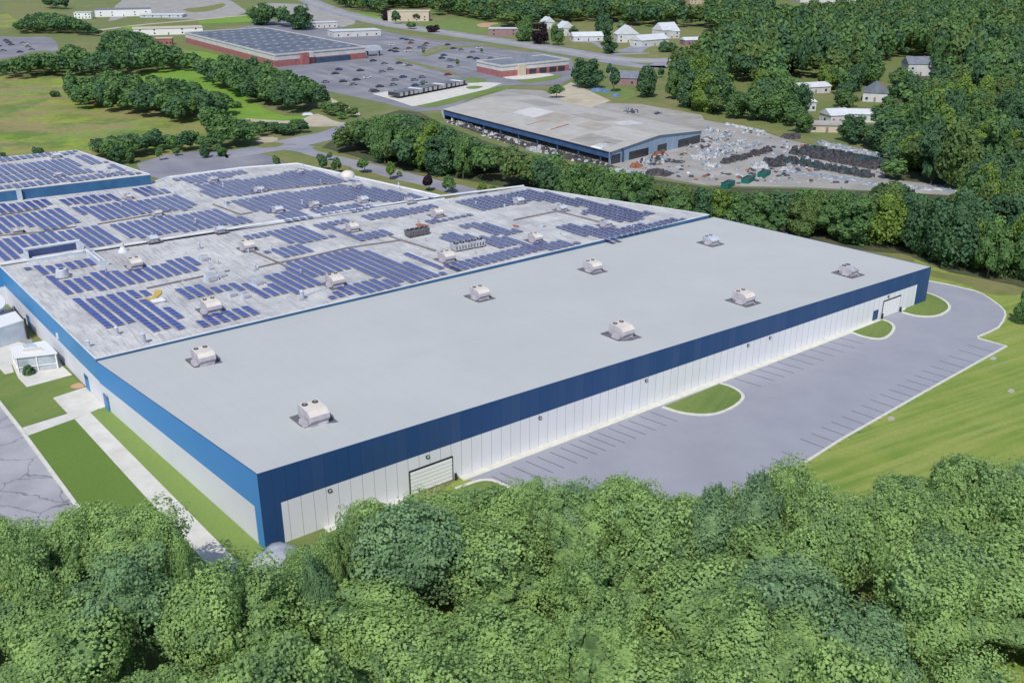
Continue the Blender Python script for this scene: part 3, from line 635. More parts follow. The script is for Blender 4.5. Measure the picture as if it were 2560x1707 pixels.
wall_quads(old, oL, oF, HO + 0.06, 4.0, 'mat_white_plain', 'mat_blue_wall')
wall_quads(old, oF, oFR, HO + 0.06, 4.0, 'mat_white_plain', 'mat_blue_old')
wall_quads(old, back[0], back[1], HO + 0.36, 4.0, 'mat_white_plain', 'mat_blue_old')
for a_, b_2 in zip(back[2:6], back[3:7]): wall_quads(old, Vector((a_.x, a_.y, 0)), Vector((b_2.x, b_2.y, 0)), HO + 0.40, 4.0, 'mat_white_plain', 'mat_pale_metal')
mb = MB()
for a, b in zip([rid0 - rdir * 80, rid0, back[2], back[3], back[4], back[5]], [rid0, back[2], back[3], back[4], back[5], back[6]]):
    mb.tube((a.x, a.y, HO + 0.42), (b.x, b.y, HO + 0.42), 0.32, n=6)
mb.tube((back[2].x, back[2].y, HO + 0.42), (oFR.x, oFR.y, HO + 0.3), 0.32, n=6)
for a, b in ((oL, oF), (oF, oFR), (rid0, oL)): mb.tube((a.x, a.y, HO + 0.08), (b.x, b.y, HO + 0.08), 0.13, n=5)
mb.build('coping', 'mat_edge', old)
c = (rid0 + Vector((back[2].x, back[2].y, 0))) / 2; MB().box((c.x, c.y, HO + .2), ((back[2] - rid0).xy.length, .3, .42), math.atan2(rdir.y, rdir.x)).build('upstand', 'mat_edge', old)
# upper block, top left
HU = 11.4
ub0 = at('D', 1260, 258, HU); ub1 = at('D', 640, 55, HU)
ub = [ub0, ub1, ub1 - rdir * 190, ub0 - rdir * 190]
ubb = thing('upper_roof_block', 'taller blue-walled roof block with solar panels at the left edge', 'building', Vector((ub0.x, ub0.y, HO + 0.35)))
MB().sheet(ub, HU).build('roof', 'mat_roof_old', ubb)
for i in range(4):
    a, b = ub[i], ub[(i + 1) % 4]; a = Vector((a.x, a.y, 0)); b = Vector((b.x, b.y, 0))
    e = (b - a).normalized(); nrm = Vector((e.y, -e.x, 0)) if i != 99 else None; c = (a + b) / 2
    MB().box((c.x, c.y, (HU + HO) / 2), ((b - a).length, 0.12, HU - HO + 0.06), math.atan2(e.y, e.x)).build('wall', 'mat_blue_wall', ubb)
mb = MB()
for i in range(4): mb.tube(ub[i] + Vector((0, 0, 0.05)), ub[(i + 1) % 4] + Vector((0, 0, 0.05)), 0.16, n=5)
mb.build('coping', 'mat_edge', ubb)
pz = HU
for x, lab in ((170, 'pale'), (475, 'pale')):
    a = at('D', x, 400 if x > 200 else 440, HO + 0.4)
p_ = on_wall(Vector((ub0.x, ub0.y, 0)), Vector((ub[3].x, ub[3].y, 0)), 'D', 160, 420)
for dd in (p_[0],):
    c = Vector((ub0.x, ub0.y, 0)) - rdir * dd + Vector((rdir.y, -rdir.x, 0)) * 0.5
    MB().box((c.x, c.y, (HU + HO) / 2 + 0.2), (1.1, 0.9, HU - HO + 0.3), ang).build('downpipe', 'mat_pale_metal', ubb)
# doors and lights in the long blue and white side wall
for s_, zt in (('Q 1890,1110', 2.3), ('Q 1560,830', 2.3), ('T 555,1340', 2.3)):
    k_, xy = s_.split(); x, y = map(float, xy.split(','))
    u_, z_ = on_wall(oL, rid0, k_, x, y); e = (rid0 - oL).normalized(); c = oL + e * u_ + Vector((-e.y, e.x, 0)) * 0.06
    d = MB().box((c.x, c.y, 1.4), (2.0, 0.12, 2.7), math.atan2(e.y, e.x)).build('door', 'mat_blue_old', old)
    c += Vector((-e.y, e.x, 0)) * 0.06
    MB().box((c.x, c.y, 2.35), (1.5, 0.1, 0.6), math.atan2(e.y, e.x)).build('pane', 'mat_window', d)
u_, z_ = on_wall(oL, rid0, 'T', 1035, 1420); e = (rid0 - oL).normalized(); c = oL + e * u_ + Vector((-e.y, e.x, 0)) * 0.15
MB().box((c.x, c.y, z_), (0.5, 0.25, 1.0), math.atan2(e.y, e.x)).build('wall_light', 'mat_lens', old)

# ------------------------------------------------------------------ SOLAR ARRAYS: each array a thing, each row of modules a part
pU = Vector((v0.y, -v0.x, 0)); VANG = math.atan2(v0.y, v0.x)
def solar(label, s, z, hole=None):
    poly = pts(s, z); hol = pts(hole, z) if hole else None
    P2 = [((p - oL).dot(pU), (p - oL).dot(v0)) for p in poly]
    H2 = [((p - oL).dot(pU), (p - oL).dot(v0)) for p in hol] if hol else None
    ua, ub_, va, vb = min(p[0] for p in P2), max(p[0] for p in P2), min(p[1] for p in P2), max(p[1] for p in P2)
    cen = sum(poly, Vector()) / len(poly); cen.z = z
    t = thing('solar_array', label, 'solar panels', cen, 0, 'solar arrays on the old roof')
    for i in range(math.floor(ua / 1.87), math.ceil(ub_ / 1.87) + 1):
        mb = MB(); u = i * 1.87; last = None
        for j in range(math.floor(va / 1.72), math.ceil(vb / 1.72) + 1):
            v_ = j * 1.72 + 0.86
            if not inside((u + .55, v_), P2) or (H2 and inside((u + .55, v_), H2)): continue
            if last is not None and j > last + 1 and mb.v: mb.build('panel_row', ['mat_solar', 'mat_rail'], t); mb = MB()
            last = j; vs = []
            for du, dv, up in ((0, -.80, .40), (1.42, -.80, .22), (1.42, .80, .22), (0, .80, .40)):
                p = oL + pU * (u + du) + v0 * (v_ + dv); vs.append((p.x, p.y, z + up))
            vs += [(x, y, zz - 0.06) for x, y, zz in vs]
            mb.add(vs, [(0, 1, 2, 3), (4, 7, 6, 5)], 0)
            mb.add(vs, [(0, 4, 5, 1), (1, 5, 6, 2), (2, 6, 7, 3), (3, 7, 4, 0)], 1)
        if mb.v: mb.build('panel_row', ['mat_solar', 'mat_rail'], t)
    return t
Z1, Z2 = HO, HO + 0.35
for lab, s, hole in (
    ('short solar array of paired panels at the corner by the blue screen walls', 'H 205,232 700,150 782,196 295,282', None),
    ('solar array beside the round green-topped vent along the blue side wall', 'H 315,312 405,295 495,332 720,297 690,262 835,235 930,268 1470,142 1605,240 495,448', None),
    ('large solar array of long rows nearest the old blue corner and white pipes', 'H 545,488 1085,396 1160,432 1060,455 1497,680 1390,715 1310,690 1170,726 1030,657 845,700', None),
    ('tiny solar array left of the beige unit above the big near array', 'H 1205,545 1290,537 1485,625 1390,634', None),
    ('small solar array in front of the beige unit at the near roof edge', 'H 1490,662 1560,640 1515,618 1920,522 2050,590 1640,693 1545,685', None),
    ('stepped solar array beside the yellow sheet and white hatch', 'H 1320,400 1530,356 1650,430 1445,488', None),
    ('single curving line of panels right of the yellow sheet', 'H 1615,395 1870,333 2125,455 2070,470 1890,392 1680,428', None),
    ('broad solar array in the middle front wrapping the beige unit', 'E 415,1000 960,882 1715,1100 1340,1185 1130,1122 940,1050 640,1130 380,1075', None),
    ('solar array of stepped rows left of the middle beige unit', 'E 155,1115 390,1075 600,1125 665,1180 480,1255 280,1290 150,1222 270,1190', None),
    ('narrow solar array along the near roof edge below the middle beige unit', 'E 735,1302 815,1215 1130,1135 1345,1187 1030,1265 760,1320', None),
    ('dense solar array above the left beige unit on the front roof', 'E -5,787 510,698 778,786 490,855 250,778 20,812', None),
    ('smaller solar array just right of the left beige unit by the dark conduit', 'E 190,905 480,843 650,896 335,958', None),
    ('solar array bent round the second beige unit near the white ridge pipe', 'E 605,690 890,623 945,650 775,690 950,768 1200,728 1265,770 1030,824', None),
    ('long thin solar array along the ridge beside the third beige unit', 'E 980,610 1600,513 1665,535 1420,605 1080,648', None),
    ('short strip of panels below the third beige unit by the rusty sheet', 'E 1535,660 1930,594 1965,606 1600,678', None),
    ('solar array behind the long chiller, reaching to the ridge end', 'F 250,1018 400,985 790,1066 620,1095', None),
    ('solar array wrapped round the back of the long grey chiller', 'F 115,1115 230,1050 330,1085 420,1098 620,1092 800,1150 560,1182 440,1130 330,1150', None),
    ('two-row solar strip left of the front right beige unit', 'E 1355,940 1430,926 1835,1065 1770,1080', None),
    ('long narrow solar array along the front edge near the new roof', 'O 5,432 870,233 1020,268 90,472', None),
    ('largest solar array at the far right corner of the old roof', 'F 235,838 820,750 1725,928 1530,1000 1165,922 1225,890 900,830 680,862 450,914', None),
    ('low wedge of solar panels at the right end by the new roof', 'F 955,1036 1090,1003 1400,1036 1925,958 1945,972 1390,1133', None)):
    solar(lab, s, Z1, hole)
for lab, s in (
    ('solar array at the back edge beside the grey parking court', 'D 1410,300 2000,225 2110,240 1650,342'),
    ('biggest back solar array below the service road bend', 'D 1600,352 2150,287 E 560,213 965,318 310,385 20,395 D 2250,410 1800,462'),
    ('wide back solar array running up to the ridge pipe', 'D 1900,497 E 0,472 820,350 1110,368 1630,460 1240,492 950,475 560,545 200,592 D 2230,597'),
    ('back solar array just above the white ridge pipe, right of centre', 'E 555,567 970,498 1130,537 690,608'),
    ('small back solar array just above the white ridge pipe, left of centre', 'E 295,602 480,566 620,622 380,658'),
    ('narrow solar array under the blue wall of the upper block', 'D 475,477 960,418 1035,472 540,523'),
    ('little solar array right of the blue wall corner', 'D 1050,388 1290,363 1435,416 1230,443'),
    ('back solar array in the second tier below the blue wall', 'D 595,547 1490,438 1655,496 1560,562 1340,575 840,655'),
    ('back solar array in the third tier, nearest the ridge pipe', 'D 885,687 1830,553 2120,662 1130,803'),
    ('solar array at the left frame edge under the blue wall', 'D -60,525 370,472 425,526 -60,605'),
    ('solar array at the left frame edge in the second tier', 'D -100,640 500,548 715,666 350,730 230,690 -60,780'),
    ('solar array at the left frame edge behind the blue screen walls', 'D -100,830 780,693 1005,832 760,870 640,820 200,880 150,960 -100,1000')):
    solar(lab, s, Z2)
for lab, s in (
    ('solar array along the back edge of the upper block', 'D -60,128 390,82 440,105 -60,165'),
    ('small solar array at the back corner of the upper block', 'D 515,85 625,58 655,85 540,102'),
    ('main solar array across the middle of the upper block', 'D -60,195 560,130 705,190 -60,272'),
    ('skewed solar array on the right slope of the upper block', 'D 608,120 680,93 895,160 780,182'),
    ('solar array behind the grey hoods on the upper block', 'D -60,292 620,198 845,240 500,278 -60,345'),
    ('front strip of solar panels above the blue wall', 'D -60,375 300,320 1000,235 1190,250 480,333 -60,395'),
    ('tiny solar array near the right edge of the upper block', 'D 905,205 940,178 1055,220 1000,232')):
    solar(lab, s, HU)

# ------------------------------------------------------------------ ROOF EQUIPMENT (local x along the roof, y across it)
def make_unit(name, label, mats, L=2.7, Wd=3.9, h=2.2, pad=True, dark=True):
    t = thing(name, label, 'rooftop unit')
    if pad: MB().box((0.1, 0.15, 0.03), (L + 1.7, Wd + 1.6, 0.06)).build('pad', 'mat_pad', t, True)
    MB().box((0, 0, 0.25), (L * .88, Wd * .84, 0.4)).build('kerb_base', 'mat_unit_metal', t, True)
    mb = MB()                                     # housing: sloped hood to the near end, cut back below
    x, y = L / 2, Wd / 2
    prof = [(-y * .80, 0.42), (-y * .98, 0.95), (-y * .92, h * .70), (-y * .55, h * .93), (y * .7, h), (y * .9, h * .94), (y * .86, 0.42)]
    vs = [(-x, a, b) for a, b in prof] + [(x, a, b) for a, b in prof]; n = len(prof)
    for i in range(n):
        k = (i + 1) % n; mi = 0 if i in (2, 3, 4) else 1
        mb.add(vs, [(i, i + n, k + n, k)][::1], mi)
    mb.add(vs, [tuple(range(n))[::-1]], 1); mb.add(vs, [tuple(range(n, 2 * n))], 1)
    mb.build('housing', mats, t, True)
    for sx in (-.27, .27):
        f = MB().cyl((sx * L, y * .45, h * .97), .40, .40, 0.12, 14).build('fan', 'mat_fan', t, True)
        MB().cyl((sx * L, y * .45, h * .97 + .12), .12, .10, 0.05, 8).build('hub', 'mat_unit_metal', f, True)
    mb = MB()
    for i in range(4): mb.box((x + .02, -y * .3 + i * .28, h * .45), (.04, .2, h * .4))
    mb.build('louvre', 'mat_fan', t, True)
    if dark: MB().box((-x - .35, -y * .25, .55), (.7, Wd * .4, .7), 0, 0, .8).build('duct', 'mat_unit_side', t, True)
    MB().tube((x * .5, -y * .8, .35), (x * .5, -y - .5, .12), .07).build('pipe', 'mat_unit_metal', t, True)
    return t
RA = UANG
protos = {}
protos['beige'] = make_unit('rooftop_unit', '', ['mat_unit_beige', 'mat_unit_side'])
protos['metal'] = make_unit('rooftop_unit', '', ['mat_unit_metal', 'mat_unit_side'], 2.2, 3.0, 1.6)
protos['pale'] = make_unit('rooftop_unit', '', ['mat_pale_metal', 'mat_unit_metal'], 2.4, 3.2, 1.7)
used = set()
def unit(kind, k, x, y, z, label, group, rz=0.0, sc=1.0):
    p = at(k, x, y, 0)
    if z is None:
        q = at(k, x, y, 8.5); q = at(k, x, y, roof_z(q.x, q.y)); p = at(k, x, y, roof_z(q.x, q.y)); p.z += 0.03
    else: p = at(k, x, y, z); p.z = z + 0.01
    if kind not in used:
        used.add(kind); o = protos[kind]; o.location = p; o.rotation_euler.z = RA + rz; o.scale = (sc,) * 3; tag(o, label, None, group); return o
    return dup(protos[kind], p, RA + rz, label, group, (sc,) * 3)
GN = 'rooftop units on the new grey roof'; GO = 'rooftop units among the solar panels'
for kind, x, y, sc, lab in (
    ('beige', 722, 967, 1.06, 'beige rooftop unit nearest the warehouse front corner, on a dark pad'),
    ('beige', 469, 832, 1.0, 'beige rooftop unit near the light blue side of the new roof'),
    ('beige', 1102, 684, .92, 'beige rooftop unit on the new roof in the middle of the back row'),
    ('beige', 1361, 622, .92, 'beige rooftop unit right of centre in the back row of the new roof'),
    ('pale', 1632, 560, 1.0, 'pale silvery rooftop unit at the far back corner of the new roof'),
    ('beige', 1427, 772, 1.0, 'beige rooftop unit in the middle of the front row of the new roof'),
    ('beige', 1707, 694, .95, 'beige rooftop unit on a pale pad, third along the front of the new roof'),
    ('metal', 1948, 630, 1.1, 'dark-sided rooftop unit nearest the right end of the new roof')):
    unit(kind, 'P', x, y, None, lab, GN, 0, sc)
for k, x, y, sc, lab in (
    ('E', 945, 725, .8, 'beige rooftop unit beside the bent solar array below the ridge'),
    ('E', 1655, 605, .8, 'beige rooftop unit nearest the right end of the ridge pipe'),
    ('E', 65, 885, .85, 'beige rooftop unit at the head of the long diagonal conduit'),
    ('E', 1735, 980, .88, 'beige rooftop unit in front of the long grey chiller'),
    ('E', 800, 1185, .95, 'beige rooftop unit surrounded by the broad middle solar array'),
    ('O', 700, 245, .8, 'beige rooftop unit by the front edge of the old roof near its right end'),
    ('D', 1140, 1035, .85, 'beige rooftop unit right of the blue screen walls'),
    ('H', 1660, 560, 1.0, 'beige rooftop unit nearest the new roof, behind the small front array')):
    unit('beige', k, x, y, Z1, lab, GO, 0, sc)
for kind, k, x, y, z, sc, lab in (
    ('metal', 'D', 490, 272, HU, .75, 'dark grey rooftop unit in the middle of the upper block'),
    ('metal', 'D', 920, 258, HU, .6, 'dark grey rooftop unit near the front edge of the upper block'),
    ('pale', 'D', 475, 112, HU, .8, 'pale rooftop unit at the back of the upper block'),
    ('metal', 'D', 1080, 458, Z2, .7, 'dark grey rooftop unit below the blue wall corner'),
    ('metal', 'D', 1325, 597, Z2, .8, 'dark grey rooftop unit between the second and third tiers of panels'),
    ('metal', 'D', 150, 748, Z2, .85, 'grey rooftop unit at the left frame edge among the panels'),
    ('metal', 'D', 1790, 315, Z2, .9, 'grey rooftop unit at the left of the back edge array'),
    ('metal', 'D', 2180, 400, Z2, .9, 'low dark rooftop unit on the walkway through the big back array'),
    ('pale', 'D', 1850, 735, Z2, .75, 'silvery rooftop unit on the back side of the ridge pipe, left of centre'),
    ('pale', 'D', 1285, 815, Z2, .8, 'silvery rooftop unit on the back side of the ridge by the white cone'),
    ('pale', 'E', 320, 570, Z2, .85, 'silvery rooftop unit left of the back panels above the ridge'),
    ('metal', 'E', 625, 525, Z2, .85, 'dark grey rooftop unit in the gap of the wide back array'),
    ('pale', 'E', 1035, 485, Z2, .85, 'rounded silvery rooftop unit near the right of the wide back array'),
    ('metal', 'E', 1420, 487, Z2, .75, 'small dark rooftop unit nearest the right end behind the ridge'),
    ('metal', 'E', 990, 362, Z2, .9, 'long grey rooftop unit below the white dome'),
    ('metal', 'E', 510, 245, Z2, .7, 'small rooftop unit at the back edge near the service road'),
    ('pale', 'F', 725, 845, Z1, .85, 'silvery rooftop unit in the largest corner solar array'),
    ('pale', 'F', 1040, 900, Z1, .8, 'silvery rooftop unit at the crossing of dark conduits'),
    ('metal', 'F', 1365, 1015, Z1, .9, 'brown and silver rooftop unit near the right corner of the old roof')):
    unit(kind, k, x, y, z, lab, GO, 0, sc)
def chiller(label, k, xa, ya, xb, yb, n, z, mat):
    a, b = at(k, xa, ya, z), at(k, xb, yb, z); c = (a + b) / 2; L = (b - a).length; r_ = math.atan2((b - a).y, (b - a).x)
    t = thing('chiller', label, 'chiller', c, r_, 'chillers on the old roof')
    MB().box((0, 0, .95), (L, 2.2, 1.3), 0, 0, 1.05).build('housing', mat, t, True)
    mb = MB()
    for sx in (-1, 0, 1):
        for sy in (-1, 1): mb.box((sx * L * .42, sy * .9, .16), (.25, .25, .3))
    mb.build('skid', 'mat_black', t, True)
    for i in range(n):
        x = -L / 2 + L * (i + .5) / n
        f = MB().cyl((x, 0, 1.6), .62, .62, .2, 16).build('fan', 'mat_black', t, True)
        MB().cyl((x, 0, 1.8), .2, .15, .06, 8).build('hub', 'mat_unit_metal', f, True)
    mb = MB()
    for i in range(n * 2): mb.box((-L / 2 + L * (i + .5) / (n * 2), -1.12, .95), (.25, .04, .9))
    mb.build('louvre', 'mat_fan', t, True)
    return t
chiller('short black chiller with a row of round fans, mid roof', 'E', 1405, 785, 1570, 752, 4, Z1, 'mat_pad')
chiller('long grey chiller with five round fans beside the wrapped solar array', 'E', 1790, 900, 2035, 855, 5, Z1, 'mat_unit_metal')
# small vents, stacks, pipes and sheets
def vent(name, label, cat, k, x, y, z, kind, sc=1.0):
    p = at(k, x, y, z); t = thing(name, label, cat, p, RA)
    if kind == 'stack':
        MB().box((0, 0, .12), (1.1 * sc, 1.1 * sc, .24)).build('base', 'mat_unit_metal', t, True)
        MB().cyl((0, 0, .2), .42 * sc, .36 * sc, 1.5 * sc, 14).build('body', 'mat_unit_metal', t, True)
        MB().cyl((0, 0, .2 + 1.5 * sc), .5 * sc, .12, .3 * sc, 14).build('cap', 'mat_pale_metal', t, True)
    elif kind == 'cone':
        MB().cyl((0, 0, 0), 1.5 * sc, .5 * sc, 1.5 * sc, 16).build('body', 'mat_edge', t, True)
        MB().cyl((0, 0, 1.5 * sc), .5 * sc, .6 * sc, 1.0 * sc, 16).build('cap', 'mat_unit_beige', t, True)
    elif kind == 'round':
        MB().box((0, 0, .1), (3.0, 2.6, .2)).build('base', 'mat_pad', t, True)
        MB().cyl((0, 0, .2), 1.45, 1.05, 1.35, 20).build('body', 'mat_unit_metal', t, True)
        c_ = MB().cyl((0, 0, 1.55), 1.1, 1.0, .2, 20).build('cap', 'mat_pale_metal', t, True)
        MB().cyl((0, 0, 1.75), .5, .5, .04, 16).build('fan', 'mat_black', c_, True)
    elif kind == 'box':
        MB().box((0, 0, .5 * sc), (1.9 * sc, 1.1 * sc, 1.0 * sc), 0, 0, .85).build('housing', 'mat_pale_metal', t, True)
        MB().box((0, -.62 * sc, .45 * sc), (1.2 * sc, .2, .5 * sc)).build('louvre', 'mat_unit_side', t, True)
        MB().box((0, 0, 1.06 * sc), (1.3 * sc, .8 * sc, .12)).build('lid', 'mat_unit_metal', t, True)
    elif kind == 'hatch':
        MB().box((0, 0, .2), (2.2, 1.7, .4)).build('kerb_base', 'mat_unit_metal', t, True)
        MB().box((0, 0, .45), (2.35, 1.85, .12)).build('lid', 'mat_white', t, True)
    elif kind == 'dome':
        mb = MB(); vs = []; fs = []; n, mR = 20, 6
        for j in range(mR + 1):
            a = math.pi / 2 * j / mR
            for i in range(n): vs.append((2.1 * math.cos(a) * math.cos(2 * math.pi * i / n), 2.1 * math.cos(a) * math.sin(2 * math.pi * i / n), .3 + 1.5 * math.sin(a)))
        for j in range(mR):
            for i in range(n): fs.append((j * n + i, j * n + (i + 1) % n, (j + 1) * n + (i + 1) % n, (j + 1) * n + i))
        mb.add(vs, fs).build('dome', 'mat_unit_beige', t, True, True)
        MB().cyl((0, 0, 0), 2.2, 2.2, .3, 20).build('base', 'mat_unit_metal', t, True)
    return t
vent('round_vent', 'round grey vent with pale green top by the blue side wall', 'vent', 'H', 492, 290, Z1, 'round')
vent('cone_vent', 'white cone-shaped vent on the ridge beside the blue screen walls', 'vent', 'D', 1035, 905, Z1, 'cone', .75)
vent('white_dome', 'large white dome at the back edge of the old roof', 'dome', 'E', 905, 275, Z2, 'dome')
vent('exhaust_stack', 'pale stubby stack below the large near solar array', 'vent', 'H', 920, 745, Z1, 'stack', .8)
vent('exhaust_stack', 'rusty-topped stack standing nearest the seam with the new roof', 'vent', 'H', 1130, 815, Z1, 'stack', 1.1)
vent('exhaust_stack', 'conical stack with a pale pipe by the front roof edge', 'vent', 'N', 860, 905, Z1, 'stack', 1.0)
vent('exhaust_stack', 'small leaning stack above the dark conduit left of centre', 'vent', 'D', 1675, 885, Z1, 'stack', .8)
vent('exhaust_stack', 'small stack at the crossing by the curved pale pipe', 'vent', 'N', 465, 660, Z1, 'stack', .7)
vent('box_vent', 'grey box vent left of the stepped solar rows', 'vent', 'N', 490, 775, Z1, 'box', 1.2)
vent('box_vent', 'dark-mouthed long box vent beside the curved line of panels', 'vent', 'N', 95, 745, Z1, 'box', 1.4)
vent('box_vent', 'small dark box vent behind the long box vent', 'vent', 'N', 185, 712, Z1, 'box', .9)
vent('box_vent', 'low box vent in front of the curved line of panels', 'vent', 'N', 270, 875, Z1, 'box', .9)
vent('box_vent', 'low box vent just right of its twin before the curved panels', 'vent', 'N', 385, 888, Z1, 'box', .9)
vent('box_vent', 'pale box vent on the open roof behind the stepped array', 'vent', 'N', 35, 575, Z1, 'box', 1.1)
vent('box_vent', 'small box vent near the open roof seam below its larger twin', 'vent', 'N', 90, 650, Z1, 'box', .7)
vent('box_vent', 'small box vent on the bare roof between the right corner arrays', 'vent', 'F', 905, 1020, Z1, 'box', .7)
vent('roof_hatch', 'white roof hatch beside the yellow sheet', 'hatch', 'H', 1240, 490, Z1, 'hatch')
rs = random.Random(21)
for poly_, z_, n_v in ((front, Z1, 22), (back[1:6], Z2, 16)):
    xs = [p.x for p in poly_]; ys = [p.y for p in poly_]; k_ = 0
    while k_ < n_v:
        p = Vector((rs.uniform(min(xs), max(xs)), rs.uniform(min(ys), max(ys)), z_))
        if not inside(p, [q.xy for q in poly_]) or p.x < -125: continue
        q_ = rs.uniform(.7, 1.3); mb = MB().cyl((p.x, p.y, z_), .35 * q_, .35 * q_, .12, 10); mb.cyl((p.x, p.y, z_ + .1), .16 * q_, .16 * q_, .8 * q_, 10); mb.cyl((p.x, p.y, z_ + .1 + .8 * q_), .3 * q_, .1, .2, 10)
        tag(mb.build('pipe_vent', rs.choice(['mat_unit_metal', 'mat_unit_side', 'mat_pale_metal'])), 'slim pipe vent poking up ' + ('between the solar arrays of the front roof' if z_ == Z1 else 'between the solar arrays behind the ridge pipe'), 'vent', 'slim pipe vents on the old roof'); k_ += 1
def lying(name, label, cat, s, z, mat, th=.12):
    p = pts(s, z); c = sum(p, Vector()) / len(p); t = MB().prism(p, z + .02, z + .02 + th)
    return tag(t.build(name, mat), label, cat)
lying('yellow_sheet', 'bright yellow sheet of material lying on the old roof', 'sheet', 'H 1130,470 1200,455 1215,400 1265,398 1270,420 1225,465 1150,482', Z1, 'mat_yellow', .2)
lying('rusty_sheet', 'rust-coloured sheet lying right of the short black chiller', 'sheet', 'E 1475,680 1505,670 1590,688 1565,702 1490,692', Z1, 'mat_rust')
lying('rusty_sheet', 'small rusty scrap on the roof near the right end', 'sheet', 'F 680,1008 730,1018 720,1030 690,1022', Z1, 'mat_rust')
cn = [('dark conduit run crossing the middle of the old roof', 'N 490,640 620,610 920,550 1240,475 1690,410', .28),
      ('dark conduit run slanting from the head unit to the broad array', 'N 430,500 660,600 750,645', .40),
      ('dark conduit run from the black chiller to the front right unit', 'N 1690,410 1980,500', .38),
      ('dark conduit run behind the two right corner units', 'F 690,975 1010,910 1320,990', .35),
      ('dark conduit run along the seam by the stepped array', 'H 1150,385 1500,310 1800,245', .28),
      ('dark conduit loop beside the wide back array', 'D 1790,512 2020,598 2120,580', .35),
      ('conduit run in front of the third tier of back panels', 'D 820,680 1330,590 1440,555', .25),
      ('conduit run along the front of the left back panels', 'D -60,780 350,745 640,700', .25),
      ('conduit run across the second tier at the left', 'D -60,615 340,552', .22),
      ('conduit run beside the left unit in the big back array', 'E 100,415 300,390 780,340 1000,365', .25),
      ('dark conduit line below the bent solar array', 'E 1250,775 1340,810', .2),
      ('pale curved pipe from the middle beige unit to the stack', 'E 520,1290 640,1245 750,1210 755,1170', .16)]
for lab, s, wd in cn:
    z = Z2 if lab.split()[-1] in ('array', 'panels', 'left') and s[0] in 'DE' and 'bent' not in lab else Z1
    mb = MB(); p = pts(s, z); mb.strip(p, wd, z + .02, z + .30)
    tag(mb.build('conduit', 'mat_pale_metal' if 'pale' in lab else 'mat_conduit'), lab, 'conduit', 'conduits on the old roof')
# blue-grey screen walls near the left ridge
noisy('mat_screen_navy', (0.03, 0.05, 0.14), (0.05, 0.075, 0.19), 0.5, 0.7)
def screen(label, k, a, b, d, h, z, n=1):
    p, q = at(k, *a, z), at(k, *b, z); e = (q - p); L = e.length; r_ = math.atan2(e.y, e.x); c = (p + q) / 2
    t = thing('equipment_screen', label, 'screen wall', c, r_)
    MB().box((0, 0, h * .16), (L, .35, h * .32)).build('screen_panel', 'mat_pale_metal', t, True); MB().box((0, d, h / 2), (L, .35, h)).build('screen_panel', 'mat_pale_metal', t, True)
    MB().box((0, d - .2, h * .5), (L * .9, .06, h * .7)).build('inner_face', 'mat_shed_dark' if h < 2 else 'mat_screen_navy', t, True)
    for sx in (-1, 1): MB().box((sx * (L / 2 + .2), d / 2, h * .45), (.35, d + .3, h * .9)).build('end_panel', 'mat_pale_metal', t, True)
    MB().box((0, d / 2, .12), (L, d - .4, .2)).build('well', 'mat_blue_wall', t, True)
    for yy, zz in ((0, h * .32), (d, h)): MB().tube((-L / 2 - .4, yy, zz), (L / 2 + .4, yy, zz), .26).build('coping', 'mat_edge', t, True)
screen('long blue-grey screen wall enclosure on the ridge at the left', 'D', (255, 1000), (700, 925), 3.4, 2.2, Z1)
screen('short blue-grey screen enclosure turned down the roof slope', 'D', (905, 1015), (790, 925), 1.4, 1.2, Z1)

# ------------------------------------------------------------------ BUILDINGS BY THE LEFT WALL
zr = 3.3
rp = [at('Q', 255, 372, zr), at('Q', 1015, 285, zr), at('Q', 800, 75, zr), at('Q', 165, 205, zr)]
gl = at('Q', 385, 715)
t = thing('entrance_vestibule', 'white glass-fronted entrance vestibule on a concrete pad against the side wall', 'vestibule', Vector((gl.x, gl.y, 0)))
def shrink(p, k):
    c = sum((Vector((q[0], q[1])) for q in p), Vector((0, 0))) / len(p); return [c + (Vector((q[0], q[1])) - c) * k for q in p]
MB().prism(shrink(rp, 1.0), zr - .35, zr, 0).build('roof', 'mat_white', t)
MB().prism(shrink(rp, .90), 0.1, zr - .36).build('glass_wall', 'mat_glass', t)
mb = MB(); cr = shrink(rp, .92)
for a, b in zip(cr, cr[1:] + cr[:1]):
    for f in (0, .5): p = a.lerp(b, f); mb.box((p.x, p.y, zr / 2 - .1), (.2, .2, zr - .4))
mb.build('post', 'mat_white', t)
mb = MB(); cr2 = shrink(rp, .94)
for a, b in zip(cr2, cr2[1:] + cr2[:1]): mb.tube((a.x, a.y, 1.1), (b.x, b.y, 1.1), .08, n=4)
mb.build('rail', 'mat_white', t)
cc = shrink(rp, .45); 
MB().prism(cc[:2] + [cc[1].lerp(cc[2], .35), cc[0].lerp(cc[3], .35)], zr + .01, zr + .3).build('skylight', 'mat_unit_beige', t)
cc2 = [q_ + (cr[2].lerp(cr[3], .5) - sum(cr, Vector((0, 0))) / 4) * .55 for q_ in shrink(rp, .3)]
MB().prism(cc2, zr + .01, zr + .22).build('skylight', 'mat_pale_metal', t)
zr = 4.0
rp = [at('H', -160, 735, zr), at('H', 182, 627, zr), at('H', 120, 556, zr), at('H', -160, 640, zr)]
t = thing('loading_shed', 'white flat-roofed shed cut by the left frame edge, black pipe on its corner', 'shed', Vector((rp[1].x, rp[1].y, 0)))
MB().prism(shrink(rp, .985), 0, zr - .2).build('wall', 'mat_pale_metal', t)
MB().prism(rp, zr - .2, zr).build('roof', 'mat_white', t)
